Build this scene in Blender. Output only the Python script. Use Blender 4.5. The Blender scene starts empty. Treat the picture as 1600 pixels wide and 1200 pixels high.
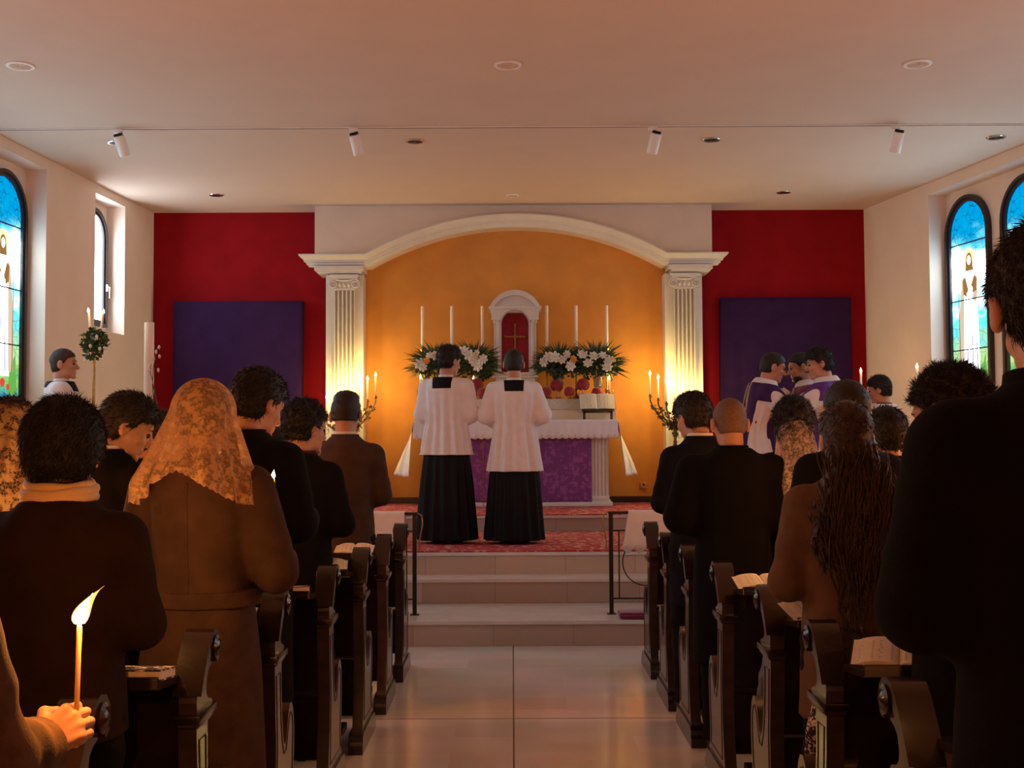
import bpy, bmesh, math, random
import numpy as np
from mathutils import Vector, Matrix, Euler
R = math.radians
PI = math.pi
SC = bpy.context.scene
COL = SC.collection

# ------------------------------------------------------------------ camera
cam_d = bpy.data.cameras.new('camera')
cam_d.sensor_width = 17.3
cam_d.lens = 20.0
cam_d.clip_start = 0.05
cam_d.clip_end = 200
cam = bpy.data.objects.new('camera', cam_d)
COL.objects.link(cam)
cam.matrix_world = Matrix.Translation((0, 0, 1.56)) @ Matrix.Rotation(R(92.6), 4, 'X') @ Matrix.Rotation(R(-0.28), 4, 'Z')
SC.camera = cam
# ------------------------------------------------------------------ colour management, world
SC.view_settings.view_transform = 'Standard'
SC.view_settings.look = 'None'
SC.view_settings.gamma = 1
SC.view_settings.use_curve_mapping = False
SC.view_settings.exposure = 0.0
W = bpy.data.worlds.new('world')
SC.world = W
W.use_nodes = True
W.node_tree.nodes['Background'].inputs[0].default_value = (0.55, 0.75, 1.0, 1)
W.node_tree.nodes['Background'].inputs[1].default_value = 0.3
# ------------------------------------------------------------------ light levels
K_GLASS = 0.95        # how bright the day stands behind the coloured windows
K_CLEAR = 14.0        # clear window near the altar wall
K_CANDLE = 1.0       # lights of the flames


def point_light(name, loc, watt, col=(1, .5, .16), rad=.02, parent=None):
    l = bpy.data.lights.new(name, 'POINT')
    l.energy = watt * K_CANDLE
    l.color = col
    l.shadow_soft_size = rad
    o = bpy.data.objects.new(name, l)
    COL.objects.link(o)
    o.location = loc
    if parent:
        o.parent = parent
    return o


# bare lights added for unseen congregation candles, warming the ceiling from behind and the sides
for i, (x, y, z, w) in enumerate([(-1.5, -.9, 1.35, 16), (1.9, -1.6, 1.35, 10), (-2.6, -2.4, 1.4, 20), (2.7, -2.8, 1.4, 20), (-2.75, 6.1, 1.2, 66), (-2.8, 4.3, 1.2, 56), (2.9, 6.1, 1.2, 66), (3.0, 4.3, 1.2, 56)]):
    point_light('congregation_fill_light', (x, y, z), w, (1, .30, .065), .25)

rng = np.random.default_rng(7)
random.seed(5)

# ------------------------------------------------------------------ materials
MATS = {}


def srgb(r, g, b):
    return tuple((c / 12.92 if c <= .04045 else ((c + .055) / 1.055) ** 2.4) for c in (r, g, b))


def mat(name, col, rough=.6, var=.0, scale=8., bump=.0, bscale=60., metal=0., sheen=0., spec=.5, coat=0., col2=None, trans=0.):
    if name in MATS:
        return MATS[name]
    m = bpy.data.materials.new(name)
    m.use_nodes = True
    nt = m.node_tree
    b = nt.nodes['Principled BSDF']
    b.inputs['Base Color'].default_value = (*col, 1)
    b.inputs['Roughness'].default_value = rough
    b.inputs['Metallic'].default_value = metal
    b.inputs['Specular IOR Level'].default_value = spec
    b.inputs['Sheen Weight'].default_value = sheen
    b.inputs['Coat Weight'].default_value = coat
    b.inputs['Transmission Weight'].default_value = trans
    tc = nt.nodes.new('ShaderNodeTexCoord')
    n = nt.nodes.new('ShaderNodeTexNoise')
    n.inputs['Scale'].default_value = scale
    n.inputs['Detail'].default_value = 5
    nt.links.new(tc.outputs['Object'], n.inputs['Vector'])
    mx = nt.nodes.new('ShaderNodeMix')
    mx.data_type = 'RGBA'
    c2 = col2 if col2 else tuple(c * (1 - var) for c in col)
    mx.inputs[6].default_value = (*col, 1)
    mx.inputs[7].default_value = (*c2, 1)
    rmp = nt.nodes.new('ShaderNodeMapRange')
    rmp.inputs[1].default_value = .35
    rmp.inputs[2].default_value = .65
    nt.links.new(n.outputs['Fac'], rmp.inputs[0])
    nt.links.new(rmp.outputs[0], mx.inputs[0])
    nt.links.new(mx.outputs[2], b.inputs['Base Color'])
    if bump > 0:
        n2 = nt.nodes.new('ShaderNodeTexNoise')
        n2.inputs['Scale'].default_value = bscale
        n2.inputs['Detail'].default_value = 4
        nt.links.new(tc.outputs['Object'], n2.inputs['Vector'])
        bp = nt.nodes.new('ShaderNodeBump')
        bp.inputs['Strength'].default_value = bump
        bp.inputs['Distance'].default_value = .01
        nt.links.new(n2.outputs['Fac'], bp.inputs['Height'])
        nt.links.new(bp.outputs['Normal'], b.inputs['Normal'])
    MATS[name] = m
    return m


def emis(name, col, strength, add_transparent=False):
    if name in MATS:
        return MATS[name]
    m = bpy.data.materials.new(name)
    m.use_nodes = True
    nt = m.node_tree
    nt.nodes.remove(nt.nodes['Principled BSDF'])
    e = nt.nodes.new('ShaderNodeEmission')
    e.inputs[0].default_value = (*col, 1)
    e.inputs[1].default_value = strength
    out = nt.nodes['Material Output']
    if add_transparent:
        t = nt.nodes.new('ShaderNodeBsdfTransparent')
        a = nt.nodes.new('ShaderNodeAddShader')
        nt.links.new(e.outputs[0], a.inputs[0])
        nt.links.new(t.outputs[0], a.inputs[1])
        nt.links.new(a.outputs[0], out.inputs[0])
        m.cycles.emission_sampling = 'NONE'
    else:
        nt.links.new(e.outputs[0], out.inputs[0])
    MATS[name] = m
    return m


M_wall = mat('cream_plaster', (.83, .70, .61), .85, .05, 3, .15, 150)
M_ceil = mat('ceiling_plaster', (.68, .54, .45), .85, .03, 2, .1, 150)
M_red = mat('red_paint', (.29, .0035, .009), .8, .15, 4, .1, 120, spec=.15)
M_yellow = mat('yellow_paint', (.66, .27, .048), .75, .15, 3, .1, 120)
M_white = mat('white_stucco', (.70, .66, .60), .6, .06, 6, .05, 90)
M_grey = mat('grey_white_panel', (.72, .59, .49), .75, .05, 4, .05, 120)
M_step = mat('travertine', (.44, .33, .27), .45, .25, 9, .1, 90)
M_tread = mat('tread_marble', (.78, .75, .75), .18, .1, 5, .02, 60)
M_wood = mat('dark_walnut', (.018, .008, .006), .26, .5, 14, .02, 60, coat=.3)
M_woodv = mat('walnut_end_panel', (.055, .036, .037), .27, .35, 12, .02, 90, coat=.35)
M_inlay = mat('dark_inlay', (.012, .006, .006), .5)
M_brass = mat('aged_brass', (.46, .30, .10), .33, .3, 30, metal=1.)
M_bronze = mat('dark_bronze', (.16, .12, .06), .4, .4, 40, metal=.9)
M_silver = mat('silver', (.75, .72, .68), .22, metal=1.)
M_iron = mat('wrought_iron', (.012, .010, .010), .45)
M_wax = mat('white_wax', (.85, .80, .70), .45, spec=.4)
M_wax.node_tree.nodes['Principled BSDF'].inputs['Subsurface Weight'].default_value = .3
M_waxy = mat('yellow_beeswax', (.80, .52, .20), .45, spec=.4)
M_waxy.node_tree.nodes['Principled BSDF'].inputs['Subsurface Weight'].default_value = .4
M_flame = emis('flame', (1, .74, .34), 14, True)
M_flameo = emis('flame_outer', (1, .38, .06), 1.6, True)
M_wick = mat('wick', (.01, .01, .01), .9)
M_leaf = mat('palm_leaf', (.035, .085, .03), .5, .5, 20)
M_leafl = mat('light_leaf', (.10, .22, .04), .5, .4, 20)
M_bloom = mat('white_petal', (.82, .78, .68), .6, .1, 20)
M_bloomo = mat('orange_petal', (.85, .33, .04), .6, .1, 20)
M_redcloth = mat('crimson_velvet', (.33, .006, .02), .8, .3, 20, sheen=.4)
M_purple = mat('purple_cloth', (.034, .010, .066), .85, .2, 5, .12, 40, spec=.2)
M_cloth = mat('white_linen', (.80, .76, .78), .8, .06, 12, .2, 120)
M_lace = mat('cream_lace_cloth', (.72, .62, .54), .8, .15, 60, .3, 160)
M_black = mat('black_cloth', (.010, .009, .011), .85, .3, 10, .1, 90)
M_paper = mat('paper', (.80, .72, .58), .8, .1, 40)
M_frame = mat('dark_window_frame', (.028, .018, .022), .45)
M_metalw = mat('white_metal', (.84, .82, .82), .4)
M_dark = mat('dark_lamp_inside', (.02, .018, .015), .3)
M_skin = mat('skin', (.56, .30, .21), .5, .12, 12, .05, 120, spec=.35)
M_skin.node_tree.nodes['Principled BSDF'].inputs['Subsurface Weight'].default_value = .15
M_skin.node_tree.nodes['Principled BSDF'].inputs['Subsurface Radius'].default_value = (.02, .008, .004)
M_lip = mat('lips', (.42, .13, .11), .5)
M_eye = mat('eye', (.05, .03, .02), .15)
M_glassc = mat('clear_vase_glass', (.85, .9, .88), .05, trans=.9)


def pattern_mat(name, c1, c2, c3, scale, rough=.85, bump=.2):
    """woven floral pattern"""
    m = bpy.data.materials.new(name)
    m.use_nodes = True
    nt = m.node_tree
    b = nt.nodes['Principled BSDF']
    b.inputs['Roughness'].default_value = rough
    tc = nt.nodes.new('ShaderNodeTexCoord')
    v = nt.nodes.new('ShaderNodeTexVoronoi')
    v.inputs['Scale'].default_value = scale
    nz = nt.nodes.new('ShaderNodeTexNoise')
    nz.inputs['Scale'].default_value = scale * 1.6
    nz.inputs['Detail'].default_value = 6
    nt.links.new(tc.outputs['Object'], v.inputs['Vector'])
    nt.links.new(tc.outputs['Object'], nz.inputs['Vector'])
    r1 = nt.nodes.new('ShaderNodeValToRGB')
    r1.color_ramp.elements[0].position = .22
    r1.color_ramp.elements[0].color = (*c2, 1)
    r1.color_ramp.elements[1].position = .34
    r1.color_ramp.elements[1].color = (*c1, 1)
    nt.links.new(v.outputs['Distance'], r1.inputs[0])
    r2 = nt.nodes.new('ShaderNodeValToRGB')
    r2.color_ramp.elements[0].position = .53
    r2.color_ramp.elements[0].color = (0, 0, 0, 1)
    r2.color_ramp.elements[1].position = .60
    r2.color_ramp.elements[1].color = (1, 1, 1, 1)
    nt.links.new(nz.outputs['Fac'], r2.inputs[0])
    mx = nt.nodes.new('ShaderNodeMix')
    mx.data_type = 'RGBA'
    nt.links.new(r2.outputs[0], mx.inputs[0])
    nt.links.new(r1.outputs[0], mx.inputs[6])
    mx.inputs[7].default_value = (*c3, 1)
    nt.links.new(mx.outputs[2], b.inputs['Base Color'])
    bp = nt.nodes.new('ShaderNodeBump')
    bp.inputs['Strength'].default_value = bump
    bp.inputs['Distance'].default_value = .01
    nt.links.new(nz.outputs['Fac'], bp.inputs['Height'])
    nt.links.new(bp.outputs['Normal'], b.inputs['Normal'])
    MATS[name] = m
    return m


M_carpet = pattern_mat('red_carpet_pattern', (.42, .02, .035), (.52, .09, .08), (.60, .32, .26), 11)
M_frontal = pattern_mat('purple_damask', (.17, .030, .20), (.21, .045, .25), (.28, .08, .31), 14, .5)
M_floral = pattern_mat('black_and_white_floral', (.02, .02, .025), (.75, .66, .64), (.70, .60, .60), 26)


def marble_floor():
    m = bpy.data.materials.new('polished_marble')
    m.use_nodes = True
    nt = m.node_tree
    b = nt.nodes['Principled BSDF']
    tc = nt.nodes.new('ShaderNodeTexCoord')
    mp = nt.nodes.new('ShaderNodeMapping')
    mp.inputs['Location'].default_value = (0.0, -6.66 + 3 * 2.2, 0)
    nt.links.new(tc.outputs['Object'], mp.inputs[0])
    br = nt.nodes.new('ShaderNodeTexBrick')
    br.offset = .5
    br.inputs['Color1'].default_value = (.80, .76, .75, 1)
    br.inputs['Color2'].default_value = (.93, .90, .90, 1)
    br.inputs['Mortar'].default_value = (.80, .76, .75, 1)
    br.inputs['Scale'].default_value = 1
    br.inputs['Mortar Size'].default_value = .002
    br.inputs['Brick Width'].default_value = .62
    br.inputs['Row Height'].default_value = .31
    nt.links.new(mp.outputs[0], br.inputs['Vector'])
    nz = nt.nodes.new('ShaderNodeTexNoise')
    nz.inputs['Scale'].default_value = 2.2
    nz.inputs['Detail'].default_value = 8
    nt.links.new(tc.outputs['Object'], nz.inputs['Vector'])
    mx = nt.nodes.new('ShaderNodeMix')
    mx.data_type = 'RGBA'
    mx.blend_type = 'MULTIPLY'
    mx.inputs[0].default_value = .35
    nt.links.new(br.outputs['Color'], mx.inputs[6])
    nt.links.new(nz.outputs['Color'], mx.inputs[7])
    nt.links.new(mx.outputs[2], b.inputs['Base Color'])
    b.inputs['Roughness'].default_value = .16
    b.inputs['Specular IOR Level'].default_value = .6
    MATS['polished_marble'] = m
    return m


M_floor = marble_floor()


def riser_mat():
    m = bpy.data.materials.new('step_blocks')
    m.use_nodes = True
    nt = m.node_tree
    b = nt.nodes['Principled BSDF']
    tc = nt.nodes.new('ShaderNodeTexCoord')
    sp = nt.nodes.new('ShaderNodeSeparateXYZ')
    nt.links.new(tc.outputs['Object'], sp.inputs[0])
    cb = nt.nodes.new('ShaderNodeCombineXYZ')
    nt.links.new(sp.outputs[0], cb.inputs[0])
    nt.links.new(sp.outputs[2], cb.inputs[1])
    mp = nt.nodes.new('ShaderNodeMapping')
    mp.inputs['Location'].default_value = (.15, 0, 0)
    nt.links.new(cb.outputs[0], mp.inputs[0])
    br = nt.nodes.new('ShaderNodeTexBrick')
    br.offset = .0
    br.inputs['Color1'].default_value = (.46, .36, .30, 1)
    br.inputs['Color2'].default_value = (.62, .50, .42, 1)
    br.inputs['Mortar'].default_value = (.30, .22, .18, 1)
    br.inputs['Scale'].default_value = 1
    br.inputs['Mortar Size'].default_value = .002
    br.inputs['Brick Width'].default_value = .60
    br.inputs['Row Height'].default_value = .193
    nt.links.new(mp.outputs[0], br.inputs['Vector'])
    nt.links.new(br.outputs['Color'], b.inputs['Base Color'])
    b.inputs['Roughness'].default_value = .4
    return m


M_riser = riser_mat()

# ------------------------------------------------------------------ mesh helpers


def add_obj(name, me, m, parent=None):
    o = bpy.data.objects.new(name, me)
    COL.objects.link(o)
    if m is not None:
        for k in (m if isinstance(m, (list, tuple)) else [m]):
            me.materials.append(k)
    if parent is not None:
        o.parent = parent
    return o


def np_mesh(name, V, F, smooth=True):
    """V (n,3), F list of arrays (m,4) / (m,3)"""
    if not isinstance(F, list):
        F = [F]
    F = [f for f in F if len(f)]
    me = bpy.data.meshes.new(name)
    nv = len(V)
    loops = np.concatenate([f.ravel() for f in F]).astype(np.int32)
    starts, tot = [], 0
    sizes = []
    for f in F:
        k = f.shape[1]
        starts.append(tot + np.arange(len(f)) * k)
        tot += len(f) * k
        sizes.append(np.full(len(f), k))
    starts = np.concatenate(starts).astype(np.int32)
    me.vertices.add(nv)
    me.vertices.foreach_set('co', np.asarray(V, dtype=np.float32).ravel())
    me.loops.add(len(loops))
    me.loops.foreach_set('vertex_index', loops)
    me.polygons.add(len(starts))
    me.polygons.foreach_set('loop_start', starts)
    me.polygons.foreach_set('use_smooth', np.full(len(starts), smooth))
    me.update(calc_edges=True)
    me.validate()
    return me


class MB:
    def __init__(s):
        s.b = bmesh.new()

    def box(s, x0, x1, y0, y1, z0, z1, M=None, bev=0):
        vs = [s.b.verts.new((x, y, z)) for x in (x0, x1) for y in (y0, y1) for z in (z0, z1)]
        fs = []
        for f in ((0, 1, 3, 2), (4, 6, 7, 5), (0, 4, 5, 1), (2, 3, 7, 6), (0, 2, 6, 4), (1, 5, 7, 3)):
            fs.append(s.b.faces.new([vs[i] for i in f]))
        if bev > 0:
            es = list({e for f in fs for e in f.edges})
            r = bmesh.ops.bevel(s.b, geom=es, offset=bev, segments=2, affect='EDGES', profile=.6)
            vs = list({v for f in r['faces'] for v in f.verts} | {v for v in vs if v.is_valid})
        if M is not None:
            bmesh.ops.transform(s.b, matrix=M, verts=vs)
        return vs

    def rings(s, rings, closed=True, cap=True):
        """rings: list of lists of points"""
        rr = [[s.b.verts.new(p) for p in r] for r in rings]
        n = len(rings[0])
        for a, b in zip(rr[:-1], rr[1:]):
            for i in range(n if closed else n - 1):
                j = (i + 1) % n
                s.b.faces.new((a[i], a[j], b[j], b[i]))
        if cap and closed:
            s.b.faces.new(rr[0][::-1])
            s.b.faces.new(rr[-1])
        return rr

    def lathe(s, prof, c=(0, 0, 0), n=20, M=None):
        rings = []
        for r, z in prof:
            r = max(r, 1e-4)
            ring = [Vector((r * math.cos(2 * PI * i / n), r * math.sin(2 * PI * i / n), z)) for i in range(n)]
            if M is not None:
                ring = [M @ p for p in ring]
            rings.append([p + Vector(c) for p in ring])
        s.rings(rings)

    def tube(s, pts, rad, n=8, cap=True):
        pts = [Vector(p) for p in pts]
        if not isinstance(rad, (list, tuple)):
            rad = [rad] * len(pts)
        rings = []
        prev = None
        for i, p in enumerate(pts):
            d = (pts[min(i + 1, len(pts) - 1)] - pts[max(i - 1, 0)]).normalized()
            if prev is None:
                up = Vector((0, 0, 1)) if abs(d.z) < .9 else Vector((1, 0, 0))
                u = d.cross(up).normalized()
            else:
                u = (prev - d * prev.dot(d)).normalized()
            prev = u
            v = d.cross(u)
            rings.append([p + (u * math.cos(2 * PI * k / n) + v * math.sin(2 * PI * k / n)) * rad[i] for k in range(n)])
        s.rings(rings, cap=cap)

    def prism(s, poly, d0, d1, axis='x'):
        """extrude a 2-D polygon (u,v) along axis from d0 to d1. x: (d,u,v) y: (u,d,v) z: (u,v,d)"""
        f = {'x': lambda u, v, d: (d, u, v), 'y': lambda u, v, d: (u, d, v), 'z': lambda u, v, d: (u, v, d)}[axis]
        s.rings([[f(u, v, d0) for u, v in poly], [f(u, v, d1) for u, v in poly]])

    def sphere(s, c, r, seg=12, M=None):
        if not isinstance(r, (tuple, list)):
            r = (r, r, r)
        m = Matrix.Translation(c) @ (M if M is not None else Matrix()) @ Matrix.Diagonal((*r, 1))
        bmesh.ops.create_uvsphere(s.b, u_segments=seg, v_segments=max(6, seg * 2 // 3), radius=1, matrix=m)

    def build(s, name, m, parent=None, smooth=True, angle=40, recalc=True):
        if recalc:
            bmesh.ops.recalc_face_normals(s.b, faces=s.b.faces)
        me = bpy.data.meshes.new(name)
        s.b.to_mesh(me)
        s.b.free()
        if smooth:
            me.polygons.foreach_set('use_smooth', [True] * len(me.polygons))
            try:
                me.set_sharp_from_angle(angle=R(angle))
            except Exception:
                pass
        return add_obj(name, me, m, parent)


def tag(o, label=None, cat=None, group=None, kind=None):
    if label:
        o['label'] = label
    if cat:
        o['category'] = cat
    if group:
        o['group'] = group
    if kind:
        o['kind'] = kind
    return o


def thing(name, label, cat, loc=(0, 0, 0), rz=0., group=None):
    o = bpy.data.objects.new(name, None)
    COL.objects.link(o)
    o.location = loc
    o.rotation_euler = (0, 0, rz)
    o.empty_display_size = .1
    return tag(o, label, cat, group)


def kids(o):
    return [c for c in o.children]


def dup(o, parent=None, loc=None, rz=None, label=None, scale=None):
    c = o.copy()
    COL.objects.link(c)
    if parent is not None:
        c.parent = parent
    if loc is not None:
        c.location = loc
    if rz is not None:
        c.rotation_euler = (0, 0, rz)
    if scale is not None:
        c.scale = scale
    if label:
        c['label'] = label
    for ch in o.children:
        dup(ch, c)
    return c


# ------------------------------------------------------------------ the room
ZC = 4.41
LW = lambda y: -4.5 - .07 * (14.8 - y)
RW = lambda y: 4.44 + .178 * (14.8 - y)


def wall(name, P0, P1, recs, inward, z0=0., z1=ZC):
    """wall along P0->P1 (2-D); recs: (s0,s1,za,zb,depth); inward: unit normal into the room"""
    P0 = Vector(P0); P1 = Vector(P1)
    t = (P1 - P0).normalized()
    L = (P1 - P0).length
    nrm = Vector(inward).normalized()
    b = bmesh.new()

    def q(*pts):
        b.faces.new([b.verts.new((P0.x + t.x * s - nrm.x * d, P0.y + t.y * s - nrm.y * d, z)) for s, d, z in pts])
    cur = 0
    for (s0, s1, za, zb, dp) in sorted(recs):
        q((cur, 0, z0), (s0, 0, z0), (s0, 0, z1), (cur, 0, z1))
        q((s0, 0, z0), (s1, 0, z0), (s1, 0, za), (s0, 0, za))
        q((s0, 0, zb), (s1, 0, zb), (s1, 0, z1), (s0, 0, z1))
        q((s0, dp, za), (s1, dp, za), (s1, dp, zb), (s0, dp, zb))
        q((s0, 0, za), (s0, dp, za), (s0, dp, zb), (s0, 0, zb))
        q((s1, 0, za), (s1, dp, za), (s1, dp, zb), (s1, 0, zb))
        q((s0, 0, za), (s1, 0, za), (s1, dp, za), (s0, dp, za))
        q((s0, 0, zb), (s1, 0, zb), (s1, dp, zb), (s0, dp, zb))
        cur = s1
    q((cur, 0, z0), (L, 0, z0), (L, 0, z1), (cur, 0, z1))
    # outer skin of the wall
    q((0, .45, z0), (L, .45, z0), (L, .45, z1), (0, .45, z1))
    me = bpy.data.meshes.new(name)
    b.to_mesh(me)
    b.free()
    return tag(add_obj(name, me, M_wall), kind='structure')


def slab(name, x0, x1, y0, y1, z0, z1, m, kind='structure', parent=None):
    b = MB()
    b.box(x0, x1, y0, y1, z0, z1)
    o = b.build(name, m, parent, smooth=False)
    if kind:
        tag(o, kind=kind)
    return o


YB = -4.0
slab('floor', -6.4, 8.4, YB - .1, 15.3, -.15, 0, M_floor)
fj = MB()
fj.box(-.0035, .0035, YB, 8.95, .0, .0008)
for yj in (6.66, 4.4, 2.1):
    fj.box(-.9, .98, yj - .0035, yj + .0035, .0, .0008)
tag(fj.build('floor_joint', mat('floor_joint', (.07, .035, .03), .6), smooth=False), kind='structure')
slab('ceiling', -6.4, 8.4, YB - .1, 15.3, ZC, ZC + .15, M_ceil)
slab('wall_back', -6.4, 8.4, YB - .2, YB, 0, ZC, M_wall)
slab('wall_front', -5.0, 5.0, 14.8, 15.1, 0, ZC, M_red)

kl = math.hypot(1, .07)
kr = math.hypot(1, .178)
SL = lambda y: (14.8 - y) * kl
SR = lambda y: (14.8 - y) * kr
nl = (1 / kl, -.07 / kl)      # left wall normal into room (t = (-.07,-1))
nr = (-1 / kr, -.178 / kr)
wall('wall_left', (LW(14.8), 14.8), (LW(YB), YB),
     [(SL(13.89), SL(13.06), 2.79, 4.31, .22), (SL(11.89), SL(8.5), 1.86, 4.30, .22), (SL(7.75), SL(5.7), 1.86, 4.30, .22)], nl)
wall('wall_right', (RW(14.8), 14.8), (RW(YB), YB),
     [(SR(13.27), SR(9.9), 1.86, 4.28, .22), (SR(8.95), SR(5.85), 1.86, 4.28, .22)], nr)


def arch_outline(w, z0, z1, n=16):
    """closed outline (u,z) of a round-headed window"""
    r = w / 2
    zs = z1 - r
    pts = [(-r, z0), (r, z0)]
    for i in range(n + 1):
        a = PI * i / n
        pts.append((r * math.cos(a), zs + r * math.sin(a)))
    return pts


def glass_mat(kind, top, bottom):
    """back-lit coloured glass: the colours are the glass's own"""
    nm = 'stained_glass_' + kind
    if nm in MATS:
        return MATS[nm]
    m = bpy.data.materials.new(nm)
    m.use_nodes = True
    nt = m.node_tree
    nt.nodes.remove(nt.nodes['Principled BSDF'])
    tc = nt.nodes.new('ShaderNodeTexCoord')
    sp = nt.nodes.new('ShaderNodeSeparateXYZ')
    nt.links.new(tc.outputs['Object'], sp.inputs[0])
    nz = nt.nodes.new('ShaderNodeTexNoise')
    nz.inputs['Scale'].default_value = 2.2
    nz.inputs['Detail'].default_value = 3
    mp = nt.nodes.new('ShaderNodeMapping')
    mp.inputs['Rotation'].default_value = (0, R(35), 0)
    mp.inputs['Scale'].default_value = (1, 1, 3.5)
    nt.links.new(tc.outputs['Object'], mp.inputs[0])
    nt.links.new(mp.outputs[0], nz.inputs['Vector'])
    mr = nt.nodes.new('ShaderNodeMapRange')
    mr.inputs[1].default_value = bottom
    mr.inputs[2].default_value = top
    nt.links.new(sp.outputs[2], mr.inputs[0])
    ad = nt.nodes.new('ShaderNodeMath')
    ad.operation = 'MULTIPLY_ADD'
    ad.inputs[1].default_value = .38
    nt.links.new(nz.outputs['Fac'], ad.inputs[0])
    sb = nt.nodes.new('ShaderNodeMath')
    sb.operation = 'SUBTRACT'
    nt.links.new(mr.outputs[0], sb.inputs[0])
    sb.inputs[1].default_value = .19
    nt.links.new(sb.outputs[0], ad.inputs[2])
    cr = nt.nodes.new('ShaderNodeValToRGB')
    e = cr.color_ramp.elements
    stops = [(0., (.02, .35, .75)), (.08, (.25, .75, .22)), (.20, (.55, .85, .30)), (.30, (.30, .75, .55)), (.42, (.05, .62, .80)),
             (.55, (.55, .88, .92)), (.68, (.80, .96, 1.)), (.78, (.16, .66, .95)), (.88, (.0, .45, .88)), (1., (.0, .38, .85))]
    e[0].position = 0; e[0].color = (*stops[0][1], 1)
    e[1].position = 1; e[1].color = (*stops[-1][1], 1)
    for p, c in stops[1:-1]:
        k = e.new(p)
        k.color = (*c, 1)
    nt.links.new(ad.outputs[0], cr.inputs[0])
    vo = nt.nodes.new('ShaderNodeTexVoronoi')
    vo.feature = 'DISTANCE_TO_EDGE'
    vo.inputs['Scale'].default_value = 9
    nt.links.new(tc.outputs['Object'], vo.inputs['Vector'])
    ld = nt.nodes.new('ShaderNodeMapRange')
    ld.inputs[1].default_value = .015
    ld.inputs[2].default_value = .03
    ld.inputs[3].default_value = .45
    nt.links.new(vo.outputs['Distance'], ld.inputs[0])
    em = nt.nodes.new('ShaderNodeEmission')
    nt.links.new(cr.outputs[0], em.inputs[0])
    ml = nt.nodes.new('ShaderNodeMath')
    ml.operation = 'MULTIPLY'
    ml.inputs[1].default_value = 10.0 * K_GLASS
    sr = nt.nodes.new('ShaderNodeValToRGB')
    q = sr.color_ramp.elements
    q[0].position = .10; q[0].color = (.09, .09, .09, 1)
    q[1].position = .86; q[1].color = (.10, .10, .10, 1)
    for p_, c_ in ((.35, .14), (.50, .35), (.62, .9), (.70, .9), (.78, .16)):
        k_ = q.new(p_); k_.color = (c_, c_, c_, 1)
    nt.links.new(ad.outputs[0], sr.inputs[0])
    mq = nt.nodes.new('ShaderNodeMath')
    mq.operation = 'MULTIPLY'
    nt.links.new(ld.outputs[0], mq.inputs[0])
    nt.links.new(sr.outputs[0], mq.inputs[1])
    nt.links.new(mq.outputs[0], ml.inputs[0])
    nt.links.new(ml.outputs[0], em.inputs[1])
    nt.links.new(em.outputs[0], nt.nodes['Material Output'].inputs[0])
    MATS[nm] = m
    return m


M_gbg = glass_mat('sky', 4.1, 1.95)
G_white = emis('glass_white', (.66, .83, 1.), 10. * K_GLASS)
G_gold = emis('glass_gold', (1., .78, .40), 1.6 * K_GLASS)
G_tan = emis('glass_tan', (.95, .70, .48), .9 * K_GLASS)
G_hair = emis('glass_brown', (.48, .24, .07), .8 * K_GLASS)
G_lilac = emis('glass_lilac', (.62, .42, .90), .95 * K_GLASS)
G_red = emis('glass_red', (.85, .10, .06), .9 * K_GLASS)
G_green = emis('glass_green', (.20, .62, .10), .8 * K_GLASS)
G_clear = emis('glass_clear_daylight', (.82, .92, 1.), K_CLEAR)

WIN_N = [0]


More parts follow.
